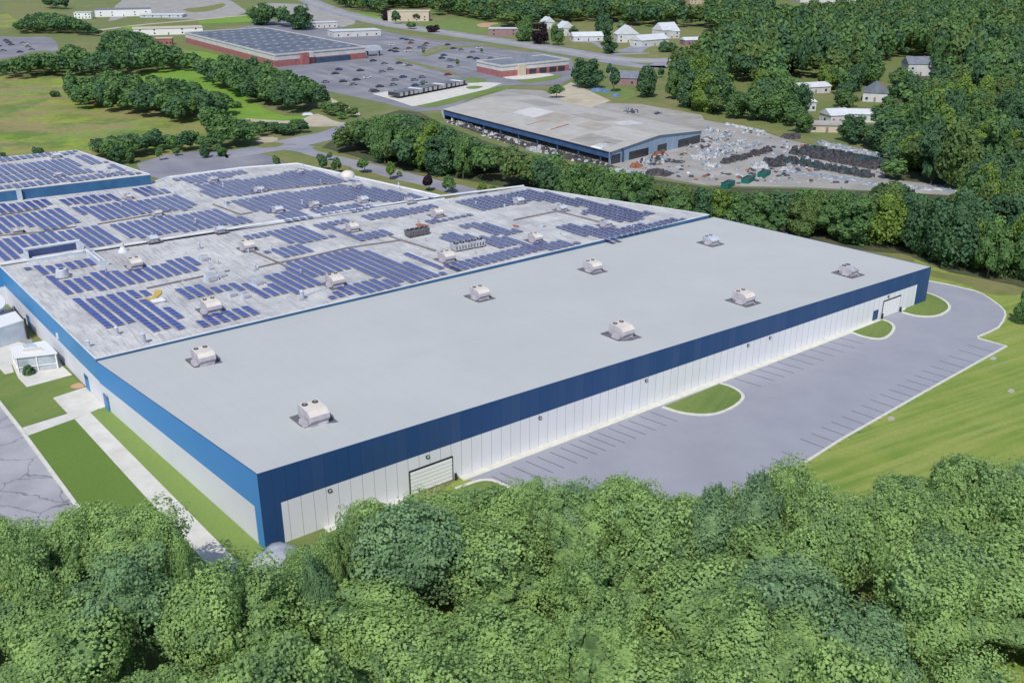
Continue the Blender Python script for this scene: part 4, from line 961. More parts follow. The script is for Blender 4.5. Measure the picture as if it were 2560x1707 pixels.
mb = MB(); mb.tube((rp[2].x, rp[2].y, zr + .3), (rp[1].x, rp[1].y, zr + .3), .14); mb.tube((rp[1].x + .3, rp[1].y, zr + .3), (rp[1].x + .3, rp[1].y, .2), .2); mb.tube((rp[2].x, rp[2].y, zr), (rp[2].x, rp[2].y, zr + .9), .1)
mb.build('pipe', 'mat_black', t)
zr = 4.4
rp = [at('H', -120, 590, zr), at('H', 62, 520, zr), at('H', 10, 415, zr), at('H', -120, 440, zr)]
t = thing('loading_canopy', 'white rounded canopy at the left frame edge beyond the flat-roofed shed', 'canopy', Vector((rp[1].x, rp[1].y, 0)))
MB().prism(smooth_poly(rp, 2), zr - .5, zr).build('roof', 'mat_white', t)
mb = MB()
for q_ in shrink(rp, .8): mb.cyl((q_.x, q_.y, 0), .15, .15, zr - .5, 8)
mb.build('post', 'mat_unit_metal', t)
MB().prism(shrink(rp, .7), 0.0, zr - 1.2).build('wall', 'mat_pale_metal', t)
p = at('Q', 520, 680)
def leafy_bush(name, label, p, r, h, mat, n=260, lf=.22, seed=1):
    rs = random.Random(seed); mb = MB()
    for _ in range(n):
        d = Vector((rs.gauss(0, 1), rs.gauss(0, 1), abs(rs.gauss(0, .9)))).normalized()
        c = Vector((p.x + d.x * r * rs.uniform(.6, 1), p.y + d.y * r * rs.uniform(.6, 1), .15 + d.z * h * rs.uniform(.55, 1)))
        nn = (d + Vector((rs.uniform(-.6, .6), rs.uniform(-.6, .6), rs.uniform(-.3, .6)))).normalized(); tq = nn.to_track_quat('Z', 'Y')
        mb.add([c + tq @ Vector((a * lf, b * lf * .7, 0)) for a, b in ((-1, 0), (0, -1), (1, 0), (0, 1))], [(0, 1, 2, 3)])
    return tag(mb.build(name, mat), label, 'bush')
leafy_bush('bush', 'small green bush in front of the glass vestibule', p, 1.1, 1.9, 'leaf_mid')

# ------------------------------------------------------------------ FAR BUILDINGS
def quad_building(name, label, a, b, c, h, low, up, roof, split=.5, windows=None, par=.5):
    d = b + c - a; poly = [a, c, d, b]
    t = thing(name, label, 'building', Vector((a.x, a.y, 0)))
    MB().prism(poly, 0, h * split, 0, bottom=False).build('wall', low, t)
    MB().prism(shrink(poly, .999), h * split, h - .25).build('upper_wall', up, t)
    MB().prism(shrink(poly, .99), h - .24, h, 0).build('roof', roof, t)
    mb = MB(); q = poly + [poly[0]]
    for u, v_ in zip(q, q[1:]): mb.strip([u, v_], .6, h - .5, h + par)
    mb.build('parapet', up, t)
    return t, poly
a, b, c = at('A', 1800, 440), at('A', 1215, 280), at('B', 300, 383)
hb = rise(a, px('A', 0, 360)[1])
bb, poly = quad_building('big_box_store', 'huge flat-roofed store with red lower wall, pale upper wall and speckled dark roof', a, b, c, hb, 'mat_brick', 'mat_pale_wall', 'mat_roof_box', .52)
for i in range(9):
    for j in range(8):
        p = a + (c - a) * ((i + .6) / 9.3) + (b - a) * ((j + .7) / 8.5)
        MB().box((p.x, p.y, hb + .15), (2.6, 1.3, .3), math.atan2((c - a).y, (c - a).x)).build('skylight', 'mat_skylight', bb)
e = (c - a).normalized(); nrm = Vector((e.y, -e.x, 0)); L_ = (c - a).length
for f, wd, mat, hh in ((.30, 5, 'mat_brick', hb * 1.02), (.62, 26, 'mat_shed_dark', hb * .45)):
    p = a + (c - a) * f + nrm * (1.2 if f < .5 else .35); MB().box((p.x, p.y, hh / 2), (wd, 2.4 if f < .5 else .7, hh), math.atan2(e.y, e.x)).build('entrance' if f < .5 else 'shopfront', mat, bb)
p = a + (c - a) * .33 + nrm * .9; MB().box((p.x, p.y, hb * .8), (9, 2.2, hb * .45), math.atan2(e.y, e.x)).build('entrance', 'mat_pale_wall', bb)
# drive-through canopy on its right end
p = at('B', 345, 365); t = thing('garden_canopy', 'pale grey-green pavilion at the right end of the huge store', 'pavilion', p)
MB().box((p.x, p.y, 5.0), (11, 8, 3), ang, 0, .8).build('roof', 'mat_skylight', t)
mb = MB()
for sx, sy in ((-4, -3), (4, -3), (4, 3), (-4, 3)): mb.box((p.x + sx, p.y + sy, 1.75), (1.2, 1.2, 3.5), 0)
mb.build('post', 'mat_roof_grey', t)
a, b, c = at('B', 1185, 507), at('B', 1025, 472), at('B', 1625, 462)
hs = rise(a, px('B', 0, 433)[1])
t, poly = quad_building('corner_shop', 'single-storey red and cream shop with blue-grey flat roof in the car park', a, b, c, hs, 'mat_brick', 'mat_pale_wall', 'mat_roof_grey', .55)
e = (c - a).normalized()
p = a + (c - a) * .55 + (b - a) * .6
MB().box((p.x, p.y, hs + 1.6), (16, 12, 3.2), math.atan2(e.y, e.x), 0, .25).build('pyramid_roof', 'mat_roof_grey', t)
p = a + (c - a) * .28; MB().box((p.x, p.y, hs * .5), (5, 3, hs * 1.02), math.atan2(e.y, e.x)).build('entrance', 'mat_house_tan', t)
for f in (.45, .6, .75, .88):
    p = a + (c - a) * f + Vector((e.y, -e.x, 0)) * .1; MB().box((p.x, p.y, hs * .3), (5, .5, hs * .38), math.atan2(e.y, e.x)).build('window', 'mat_window', t)
noisy('mat_shed_eave_shade', (0.035, 0.085, 0.20), (0.055, 0.12, 0.27), 0.3, 0.6)  # blue darkened so the colour carries the shading under the eave
# the grey-roofed scrap shed
he = 4.6
w1, w2, w3 = at('F', 165, 156, he), at('F', 1400, 471, he), at('F', 2078, 313, he)
w4 = w1 + w3 - w2
shed = thing('scrap_shed', 'long low shed with patched grey gable roof, open dark side and pale blue end wall', 'shed', Vector((w2.x, w2.y, 0)))
r1, r2 = (w1 + w4) / 2, (w2 + w3) / 2; r1.z = r2.z = he + 2.0
G0 = lambda v_: Vector((v_.x, v_.y, 0))
mb = MB()
for q_ in ([w1, w2, r2, r1], [r1, r2, w3, w4]):
    vs = [x_ + Vector((0, 0, .02)) for x_ in q_] + [x_ - Vector((0, 0, .16)) for x_ in q_]
    mb.add(vs, [(0, 1, 2, 3), (7, 6, 5, 4), (0, 4, 5, 1), (1, 5, 6, 2), (2, 6, 7, 3), (3, 7, 4, 0)])
mb.build('roof', 'mat_roof_shed', shed)
def roof_patch(s0, s1, t0, t1, mat, side=0):
    A_, B_, C_, D_ = (w1, w2, r2, r1) if side == 0 else (r1, r2, w3, w4)
    P_ = lambda s_, t_: (A_.lerp(B_, s_)).lerp(D_.lerp(C_, s_), t_) + Vector((0, 0, .06))
    MB().add([P_(s0, t0), P_(s1, t0), P_(s1, t1), P_(s0, t1)], [(0, 1, 2, 3)]).build('roof_patch', mat, shed)
for s0, s1, t0, t1, mat, sd_ in ((.30, .44, .55, .99, 'mat_pale_wall', 0), (.44, .58, .52, .98, 'mat_rust', 0), (.5, .505, .2, .55, 'mat_rust', 0), (.62, .63, .25, .62, 'mat_rust', 0),
                                (.66, .78, .62, .97, 'mat_rust', 0), (.78, .95, .05, .48, 'mat_gravel', 0),
                                (.52, .68, .05, .5, 'mat_house_plum', 1), (.72, .8, .1, .6, 'mat_pale_wall', 1), (.12, .3, .2, .7, 'mat_gravel', 1), (.9, .95, .0, .3, 'mat_bright_white', 0)):
    if mat in ('mat_rust', 'mat_house_plum') and s1 - s0 > .05: mat = 'mat_shed_patch'
    if mat not in MATS: noisy('mat_shed_patch', (0.33, 0.29, 0.25), (0.39, 0.35, 0.31), 0.2, 0.9)
    roof_patch(s0, s1, t0, t1, mat, sd_)
gw = MB(); a, b = G0(w2), G0(w3); e = (b - a).normalized(); nrm = Vector((e.y, -e.x, 0)); inn = -nrm * .5
vs = [a + inn, b + inn, w3 + inn - Vector((0, 0, .2)), r2 + inn - Vector((0, 0, .2)), w2 + inn - Vector((0, 0, .2))]
gw.add([v_ for v_ in vs] + [v_ - nrm * .2 for v_ in vs], [(0, 1, 2, 3, 4), (9, 8, 7, 6, 5), (0, 5, 6, 1)]).build('end_wall', 'mat_shed_blue', shed)
Lg = (b - a).length
for f0, f1, hh in ((.02, .11, 3.2), (.20, .40, 2.9), (.50, .60, 2.9), (.73, .985, 3.0)):
    p = a + e * Lg * (f0 + f1) / 2 + inn + nrm * .04; MB().box((p.x, p.y, hh / 2), (Lg * (f1 - f0), .12, hh), math.atan2(e.y, e.x)).build('opening', 'mat_window', shed)
a, b = G0(w1), G0(w2); e2 = (b - a).normalized(); n2 = Vector((e2.y, -e2.x, 0)); L2 = (b - a).length; r_ = math.atan2(e2.y, e2.x)
p = (a + b) / 2 - n2 * .6; MB().box((p.x, p.y, he - 1.35), (L2, .2, 2.2), r_).build('fascia', 'mat_shed_eave_shade', shed)
p = (a + b) / 2 - n2 * 7; MB().box((p.x, p.y, he / 2), (L2 * .98, .2, he - .1), r_).build('back_wall', 'mat_shed_dark', shed)  # inner wall coloured dark to stand for the shaded interior
for i in range(9):
    p = a + e2 * L2 * (i + .5) / 9 - n2 * .9; MB().box((p.x, p.y, he / 2 - .1), (.4, .4, he - .3), r_).build('post', 'mat_shed_eave_shade', shed)
b2 = G0(w4); p = (G0(w3) + b2) / 2; MB().box((p.x, p.y, he / 2 - .1), (L2 * .98, .3, he - .3), r_).build('back_wall', 'mat_shed_blue', shed)
p = (G0(w1) + b2) / 2; MB().box((p.x, p.y, he / 2 - .1), ((w1 - w4).length * .96, .3, he - .3), math.atan2(e.y, e.x)).build('end_wall', 'mat_shed_dark', shed)
# houses
def house(label, k, x, yb, wd, dp, h, rz, walls, roof, pitch=.35, ridge='x', chim=True, name='house', cat='house', win=3):
    p = at(k, x, yb); t = thing(name, label, cat, p, rz)
    MB().box((0, 0, h / 2), (wd, dp, h)).build('wall', walls, t, True)
    o = .4; hw_, hd = wd / 2 + o, dp / 2 + o; rh = (hd if ridge == 'x' else hw_) * pitch * 1.6
    if pitch < .05:
        rfo = MB().box((0, 0, h + .15), (wd + .8, dp + .8, .3)).build('roof', roof, t, True)
    else:
        mb = MB()
        if ridge == 'x': vs = [(-hw_, -hd, h), (hw_, -hd, h), (hw_, hd, h), (-hw_, hd, h), (-hw_, 0, h + rh), (hw_, 0, h + rh)]; fs = [(0, 1, 5, 4), (2, 3, 4, 5), (3, 0, 4), (1, 2, 5), (3, 2, 1, 0)]
        else: vs = [(-hw_, -hd, h), (hw_, -hd, h), (hw_, hd, h), (-hw_, hd, h), (0, -hd, h + rh), (0, hd, h + rh)]; fs = [(0, 1, 4), (1, 2, 5, 4), (2, 3, 5), (3, 0, 4, 5), (3, 2, 1, 0)]
        rfo = mb.add(vs, fs, 0).build('roof', roof, t, True)
    if chim: MB().box((wd * .22, dp * .1, h + rh * .8 if pitch >= .05 else h + .6), (.8, .8, 1.8)).build('chimney', 'mat_brick', rfo, True)
    for i in range(win):
        xx = -wd / 2 + wd * (i + .5) / win
        if i == win // 2 and win > 2: MB().box((xx, -dp / 2 - .03, 1.05), (1.0, .08, 2.1)).build('door', 'mat_house_plum', t, True)
        else:
            for zz in ([1.5] if h < 4.5 else [1.5, 4.2]):
                if zz + .7 < h: MB().box((xx, -dp / 2 - .03, zz), (1.2, .08, 1.2)).build('window', 'mat_window', t, True)
    for s_ in (-1, 1): MB().box((s_ * (wd / 2 + .03), 0, 1.5), (.08, 1.2, 1.2)).build('window', 'mat_window', t, True)
    return t
WH, WR = 'mat_house_white', 'mat_roof_white'
for a_ in (
    ('white-roofed bungalow at the wood edge above the yard trees', 'C', 955, 605, 18, 9, 3.2, .35, WH, WR, .25),
    ('white gabled house with columned front among the right-hand trees', 'C', 1375, 655, 11, 13, 4.2, -.35, WH, 'mat_roof_grey', .45, 'y'),
    ('two-storey white house with blue-grey roof alone in the right-hand wood', 'C', 1650, 490, 15, 11, 6.5, .0, WH, 'mat_roof_grey', .4),
    ('white-roofed house with dark side nearest the scrap yard fence', 'C', 1110, 800, 9, 9, 3.6, .25, WH, WR, .3),
    ('longer white-roofed house just right of its dark-sided neighbour', 'C', 1260, 790, 16, 8, 3.4, -.15, WH, WR, .25),
    ('low tan-roofed garage below the pair of white-roofed houses', 'C', 1050, 855, 15, 8, 2.8, -.1, 'mat_house_tan', 'mat_gravel', .18),
    ('long white-roofed house with plum wall on the open lawn', 'C', 205, 292, 22, 9, 3.6, .3, 'mat_house_plum', WR, .25),
    ('brown-walled flat building behind the highway trees', 'B', 1200, 232, 24, 12, 5.5, .0, 'mat_house_plum', WR, .0, 'x', False),
    ('tall white house glimpsed between highway trees', 'B', 1600, 232, 12, 14, 6, .3, WH, WR, .5, 'y'),
    ('white gable glimpsed above the purple tree', 'B', 1485, 190, 10, 12, 6, .3, WH, WR, .5, 'y'),
    ('wide white house with low hipped roof by the highway', 'B', 1740, 266, 24, 12, 3.5, .2, WH, WR, .3),
    ('square white two-storey house beside the tall dark tree', 'B', 2000, 275, 17, 12, 6, .15, WH, WR, .45, 'y'),
    ('long white house stepping up the lawn, lower wing', 'B', 2150, 298, 28, 12, 4.5, .65, WH, WR, .35),
    ('tall white end block of the long house on the lawn', 'B', 2255, 250, 17, 13, 6.5, .6, WH, WR, .5),
    ('blue-grey roofed house between dark trees beside the lane', 'B', 1990, 548, 15, 11, 3.6, -.3, 'mat_house_plum', 'mat_roof_grey', .35),
    ('white gable end at the left edge of the right-hand lawn', 'C', 25, 250, 14, 12, 5.5, .4, WH, WR, .4)):
    house(*a_)
house('small white outbuilding hidden at the wood edge by the lane', 'C', 940, 722, 5, 5, 4, .2, WH, WR, .2, 'x', False, win=2)
for lab, k, x, yb, wd, dp, h, rz, wl, rf_ in (
    ('tan flat-roofed building with a dark doorway beyond the highway', 'B', 585, 136, 40, 22, 9, .0, 'mat_house_tan', 'mat_roof_tan'),
    ('long white building with tan flat roof behind the huge store', 'A', 1100, 222, 55, 22, 5, .35, 'mat_white', 'mat_roof_tan'),
    ('white building with grey flat roof at the top left', 'A', 810, 105, 55, 22, 7, .35, 'mat_white', 'mat_roof_grey'),
    ('small white block half hidden by trees at the top left', 'A', 550, 122, 16, 12, 6, .2, 'mat_white', 'mat_roof_white'),
    ('pale blue-white low building beside the top left forecourt', 'A', 1070, 112, 42, 22, 2.5, .1, 'mat_pale_metal', 'mat_roof_white'),
    ('little brick kiosk behind the near end of the huge store', 'A', 1075, 292, 12, 8, 4.5, .2, 'mat_brick', 'mat_roof_tan'),
    ('white roadside shop between the highway and the huge store', 'B', 225, 235, 40, 18, 4.5, .45, 'mat_pale_wall', 'mat_roof_white'),
    ('white service building left of the roadside shop', 'B', 20, 180, 24, 14, 4.5, .35, 'mat_pale_wall', 'mat_roof_white'),
    ('broad pinkish roof beyond the woods at the top edge', 'C', 1150, 12, 120, 40, 14, .05, 'mat_pale_wall', 'mat_roof_tan'),
    ('pale roof beyond the woods at the top right corner', 'C', 2230, 20, 60, 30, 15, .05, 'mat_pale_wall', 'mat_roof_white'),
    ('small pink roof showing through the top woods', 'C', 205, 25, 25, 20, 14, .3, 'mat_house_tan', 'mat_roof_tan')):
    house(lab, k, x, yb, wd, dp, h, rz, wl, rf_, 0.0, 'x', False, 'flat_roofed_building', 'building', 5)

# ------------------------------------------------------------------ SCRAP YARD
def scrap(name, label, cat, k, xa, ya, xb, yb, wd, h, mats, n=90, size=1.0, seed=0, group=None):
    rs = random.Random(seed or hash(label) % 9973 if False else seed + len(label) * 7); a, b = at(k, xa, ya), at(k, xb, yb); d = b - a; L = max(d.length, .1); nn = Vector((-d.y, d.x, 0)).normalized()
    mb = MB(); nm = len(mats)
    for _ in range(n):
        f = rs.random(); o = rs.uniform(-1, 1); hh = h * (1 - .8 * o * o) * rs.uniform(.55, 1.05)
        p = a + d * f + nn * o * wd / 2; s_ = size * rs.uniform(.6, 1.5)
        mb.box((p.x, p.y, hh / 2), (s_ * rs.uniform(.7, 1.5), s_ * rs.uniform(.7, 1.3), hh), rs.uniform(0, 3.14), rs.randrange(nm), rs.uniform(.3, .9))
    mb.strip([a, b], wd * .8, 0, h * .35, 0)
    return tag(mb.build(name, mats), label, cat, group)
BK, TL, GR, WHs = ['mat_scrap_black', 'mat_scrap_black', 'mat_scrap_brown'], ['mat_scrap_black', 'mat_scrap_teal'], ['mat_scrap_grey', 'mat_scrap_grey', 'mat_scrap_white'], ['mat_scrap_white', 'mat_scrap_grey']
gs = 'long rows of heaped scrap in the yard'
for i, (lab, k, xa, ya, xb, yb, wd, h, mt, n, sz) in enumerate((
    ('black scrap row beside the pale drive, ending in a white heap', 'G', 140, 322, 480, 225, 3.2, 1.9, BK, 110, 1.1),
    ('long black and teal scrap row, farthest back', 'G', 740, 215, 1300, 330, 5.5, 2.3, TL, 170, 1.3),
    ('long black scrap row in the middle of the dark heaps', 'G', 640, 245, 1260, 362, 4.0, 2.4, BK, 170, 1.2),
    ('long dark scrap row nearest the pale strips', 'G', 540, 295, 1230, 425, 4.2, 2.3, ['mat_scrap_black', 'mat_scrap_black', 'mat_scrap_teal'], 170, 1.2),
    ('short black scrap heap at the near end of the dark rows', 'G', 455, 322, 545, 345, 5, 2.4, BK, 40, 1.4),
    ('grey-white bale row nearest the shed end wall', 'G', 0, 330, 110, 350, 3.0, 1.4, WHs, 40, 1.0),
    ('grey bale row alongside the black row by the drive', 'G', 10, 285, 430, 175, 2.6, 1.4, GR, 90, .9),
    ('grey bale row second from the shed', 'G', 60, 240, 300, 155, 2.4, 1.4, GR, 60, .9),
    ('short grey bale row by the shed end opening', 'G', 70, 155, 190, 115, 2.4, 1.4, GR, 40, .9),
    ('white bale row at the shed corner', 'G', -20, 250, 30, 225, 2.6, 1.3, WHs, 30, .9),
    ('grey heaps of wrapped bales along the far fence', 'G', 840, 170, 1310, 270, 5, 1.3, GR, 110, 1.2),
    ('white rubble line along the far yard edge', 'G', 150, 30, 440, 88, 2.5, .8, WHs, 90, .9),
    ('pale steel strips laid in line at the near yard edge', 'G', 560, 370, 1150, 450, 6, .3, GR, 70, 1.2),
    ('pale steel strips running into the trees', 'G', 1180, 470, 1860, 520, 5, .4, GR, 80, 1.2))):
    scrap('scrap_row', lab, 'scrap row', k, xa, ya, xb, yb, wd, h, mt, n, sz, i + 3, gs)
for i, (lab, k, xa, ya, xb, yb, wd, h, mt, n, sz) in enumerate((
    ('brown-black scrap heap alone by the far verge', 'G', 590, 135, 690, 135, 4, 2.0, ['mat_scrap_brown', 'mat_scrap_black'], 60, 1.1),
    ('white heap beside the green skips', 'G', 365, 345, 460, 345, 4, 1.8, WHs, 50, 1.2),
    ('jumbled grey heap in front of the shed end wall', 'F', 1650, 560, 1800, 530, 6, 2.2, ['mat_scrap_grey', 'mat_scrap_black', 'mat_scrap_white'], 80, 1.2),
    ('black scrap heap on the sandy patch', 'F', 1680, 630, 1820, 645, 4.5, 1.9, BK, 60, 1.2),
    ('rusty orange heap at the shed end', 'F', 1730, 510, 1790, 495, 3, 2.2, ['mat_orange', 'mat_scrap_brown'], 30, 1.2),
    ('small orange scrap heap at the shed corner', 'F', 1565, 590, 1600, 575, 2.5, 1.7, ['mat_orange', 'mat_rust'], 20, 1.0),
    ('white scrap heap near the tree line below the shed', 'F', 1350, 615, 1530, 610, 4, 1.3, WHs, 60, 1.2),
    ('pale scrap heap poking through the tree tops', 'F', 1490, 660, 1560, 655, 3.5, 2.5, WHs, 40, 1.4),
    ('dark scrap line under the open shed side, left end', 'F', 240, 250, 620, 385, 5, 1.6, ['mat_scrap_brown', 'mat_scrap_white', 'mat_scrap_black'], 120, 1.1),
    ('dark scrap line under the open shed side, right end', 'F', 640, 390, 1380, 590, 5, 1.7, ['mat_scrap_brown', 'mat_scrap_black', 'mat_scrap_brown', 'mat_scrap_white'], 200, 1.1),
    ('white scrap lumps between shed and grove', 'F', 800, 445, 880, 475, 3, 1.6, WHs, 30, 1.2),
    ('grey scrap behind the far side of the shed', 'F', 2100, 300, 2180, 325, 3, 1.4, GR, 40, 1.0),
    ('mixed scrap scattered on the sandy patch', 'F', 1830, 540, 1940, 550, 4, .9, ['mat_scrap_black', 'mat_scrap_grey'], 25, .7),
    ('brown machinery heap behind the shed roof', 'F', 1510, 175, 1590, 185, 4, 1.8, ['mat_scrap_brown', 'mat_scrap_grey'], 35, 1.2),
    ('dark machinery heap right of the brown one', 'F', 1720, 190, 1780, 195, 3, 1.4, ['mat_scrap_black', 'mat_scrap_grey'], 25, 1.1),
    ('white scrap heap among pale bales', 'F', 2000, 515, 2080, 525, 3.5, 1.5, WHs, 35, 1.2))):
    scrap('scrap_heap', lab, 'scrap heap', k, xa, ya, xb, yb, wd, h, mt, n, sz, i + 31, 'heaps of scrap around the shed')
for i, (lab, k, x, y, rz) in enumerate((('green skip farther from the trees', 'G', 440, 412, 1.0), ('green skip nearer the trees, left of the other', 'G', 322, 455, 1.0), ('green skip half hidden at the tree line', 'G', 175, 490, 1.0))):
    p = at(k, x, y); t = thing('skip', lab, 'skip', p, rz, 'green skips in the yard')
    mb = MB()
    for c_, d_ in (((0, -1.15, .8), (6, .15, 1.5)), ((0, 1.15, .8), (6, .15, 1.5)), ((-3, 0, .8), (.15, 2.3, 1.5)), ((3, 0, .8), (.15, 2.3, 1.5)), ((0, 0, .15), (6, 2.3, .2))): mb.box(c_, d_)
    mb.build('bin', 'mat_green_bin', t, True)
    MB().box((0, 0, 1.0), (5.6, 2.0, .7), 0, 0, .7).build('load', 'mat_scrap_black', t, True)
for lab, k, x, y, w_ in (('large blue tarpaulin heap on the lawn by the lane', 'B', 1810, 595, 7), ('blue tarpaulin heap right of the larger one', 'B', 1870, 605, 4), ('small blue tarpaulin heap below the others', 'B', 1930, 632, 4), ):
    p = at(k, x, y); mb = MB(); mb.box((p.x, p.y, .7), (w_, w_ * .6, 1.4), .4, 0, .5); mb.box((p.x + w_ * .4, p.y + 1, .5), (w_ * .5, w_ * .4, 1.0), .9, 0, .5)
    tag(mb.build('tarpaulin_heap', 'mat_tarp'), lab, 'tarpaulin', 'blue tarpaulin heaps on the lawn')
p = at('A', 2010, 750); tag(MB().box((p.x, p.y, .4), (5, 3, .8), .3, 0, .6).build('tarpaulin_heap', 'mat_pale_metal'), 'pale blue tarpaulin on the dirt track by the copse', 'tarpaulin')

yp = [p.xy for p in pts('F 1700,560 2100,330 2352,300 G 430,95 560,140 800,205 1290,290 1310,430 1150,470 500,470 0,470 F 1640,630 1500,600')]
rs = random.Random(77); mb = MB(); xs = [p.x for p in yp]; ys = [p.y for p in yp]; k_ = 0
while k_ < 420:
    p = (rs.uniform(min(xs), max(xs)), rs.uniform(min(ys), max(ys)))
    if not inside(p, yp): continue
    q_ = mnoise.noise(Vector((p[0] * .05, p[1] * .05, 3)))
    if q_ < rs.uniform(-.35, .25): continue
    s_ = rs.uniform(.3, 1.3); mb.box((p[0], p[1], s_ * .2), (s_ * rs.uniform(.8, 2.6), s_, s_ * .45), rs.uniform(0, 3.1), rs.choice([0, 0, 0, 0, 1, 1, 1, 2, 2, 2, 3, 3, 3, 4]), .7); k_ += 1
tag(mb.build('debris', ['mat_scrap_grey', 'mat_unit_metal', 'mat_scrap_black', 'mat_scrap_brown', 'mat_orange']), 'loose scrap littering the pale yard floor', 'debris', None, 'stuff')
# row of dark trailers on the concrete apron
def trailer(body='mat_scrap_black', top='mat_roof_grey'):
    t = thing('box_trailer', '', 'trailer')
    MB().box((0, 0, 1.9), (2.5, 7.5, 1.9)).build('body', body, t, True)
    MB().box((0, 0, 2.9), (2.5, 7.5, .12)).build('roof', top, t, True)
    MB().box((0, -3.79, 1.9), (2.3, .08, 1.7)).build('rear_door', 'mat_unit_side', t, True)
    for sx in (-1, 1):
        for y in (-2.6, -1.4):
            mb = MB(); mb.tube((sx * 1.0, y, .5), (sx * 1.28, y, .5), .5, n=10); mb.build('wheel', 'mat_black', t, True)
    return t
tp = trailer(); tw = trailer('mat_scrap_grey', 'mat_white'); tw_used = False; pa, pb = at('B', 495, 640), at('B', 920, 558); tr_r = math.atan2((pb - pa).y, (pb - pa).x)
NT = 15
for i in range(NT):
    p = pa.lerp(pb, i / (NT - 1)); lab = 'dark box trailer in the tight row on the pale apron, ' + ('at its left end' if i == 0 else 'at its right end' if i == NT - 1 else 'between its ends')
    if i == 0: tp.location = p; tp.rotation_euler.z = tr_r; tag(tp, lab, None, 'dark trailers parked in a row')
    elif i in (4, 9, 13):
        lab = {4: 'pale white-topped box trailer nearest the left end of the dark row', 9: 'pale white-topped box trailer in the middle of the dark row', 13: 'pale white-topped box trailer nearest the right end of the dark row'}[i]
        if not tw_used: tw.location = p; tw.rotation_euler.z = tr_r + .08; tag(tw, lab, None, 'dark trailers parked in a row'); tw_used = True
        else: dup(tw, p, tr_r - .08, lab, 'dark trailers parked in a row')
    else: dup(tp, p, tr_r + (i % 3 - 1) * .07, lab, 'dark trailers parked in a row')

# parked cars, far lots
def car_mesh(col):
    mb = MB(); mb.box((0, 0, .58), (4.5, 1.8, .62), 0, 0, .96); mb.box((-.2, 0, 1.12), (2.5, 1.65, .55), 0, 1, .78); mb.box((-.2, 0, 1.42), (1.9, 1.25, .06), 0, 0)
    for x in (-1.4, 1.4):
        for y in (-.85, .85): mb.tube((x, y - .1, .33), (x, y + .1, .33), .33, n=8, mi=2)
    o = mb.build('parked_car', ['mat_car_' + col, 'mat_window', 'mat_black']); return o
cars = {c_: None for c_ in ('white', 'dark', 'grey', 'red', 'blue')}
a_, b_c = at('B', 100, 470), at('B', 800, 330); car_r = math.atan2((at('B', 870, 480) - at('B', 500, 395)).y, (at('B', 870, 480) - at('B', 500, 395)).x)
rs = random.Random(11)
lotA = [p.xy for p in pts('B -60,470 300,395 470,395 880,500 820,540 560,575 330,610 60,560')]
lotB = [p.xy for p in pts('B 410,230 880,290 640,360 430,340')]
lotC = [p.xy for p in pts('B 700,385 860,320 1060,310 1330,350 1200,370 1010,420 1020,470 900,480')]
lotD = [p.xy for p in pts('A 20,260 340,255 340,320 60,370 -200,380')]
def place_car(p, rz, col, lab, group):
    if cars[col] is None:
        o = cars[col] = car_mesh(col)
    else: o = cars[col].copy(); COL.objects.link(o)
    o.location = (p[0], p[1], .05); o.rotation_euler.z = rz; tag(o, lab, 'car', group)
for nm, poly, n, lab in (('main', lotA, 26, '{} car in the main lot in front of the huge store'), ('highway', lotB, 15, '{} car in the lot between the huge store and the highway'),
                          ('shop', lotC, 12, '{} car in the lot behind the red and cream shop'), ('left', lotD, 12, '{} car in the lot at the left frame edge')):
    xs = [p.x for p in poly]; ys = [p.y for p in poly]; k_ = 0; tries = 0
    e1 = Vector((math.cos(car_r), math.sin(car_r))); e2_ = Vector((-e1.y, e1.x)); taken = set()
    while k_ < n and tries < 4000:
        tries += 1
        p = Vector((rs.uniform(min(xs), max(xs)), rs.uniform(min(ys), max(ys))))
        iu, iv = round(p.dot(e1) / 2.9), round(p.dot(e2_) / 9.0)
        if (iu, iv) in taken or not inside(p := e1 * iu * 2.9 + e2_ * iv * 9.0, poly): continue
        taken.add((iu, iv)); col = rs.choice(['dark', 'dark', 'dark', 'grey', 'grey', 'white', 'white', 'grey', 'blue', 'grey', 'dark', 'red'])
        place_car(p, car_r + math.pi / 2, col, lab.format({'dark': 'black', 'grey': 'grey', 'white': 'white', 'blue': 'dark blue', 'red': 'dark red'}[col]), 'cars parked in the far lots'); k_ += 1
# bay markings of the far lots
mk = MB(); e1 = Vector((math.cos(car_r), math.sin(car_r))); e2_ = Vector((-e1.y, e1.x))
for poly in (lotA, lotB, lotC):
    us = [p.dot(e1) for p in poly]; vs_ = [p.dot(e2_) for p in poly]
    for iv in range(int(min(vs_) // 9), int(max(vs_) // 9) + 1):
        for iu in range(int(min(us) // 2.9), int(max(us) // 2.9) + 1):
            p = e1 * (iu + .5) * 2.9 + e2_ * iv * 9
            if (iv % 3) != 0 and inside(p, poly): mk.strip([p - e2_ * 2.4, p + e2_ * 2.4], .16, .04, .075)
struct('bay_lines', mk, 'mat_line_white')
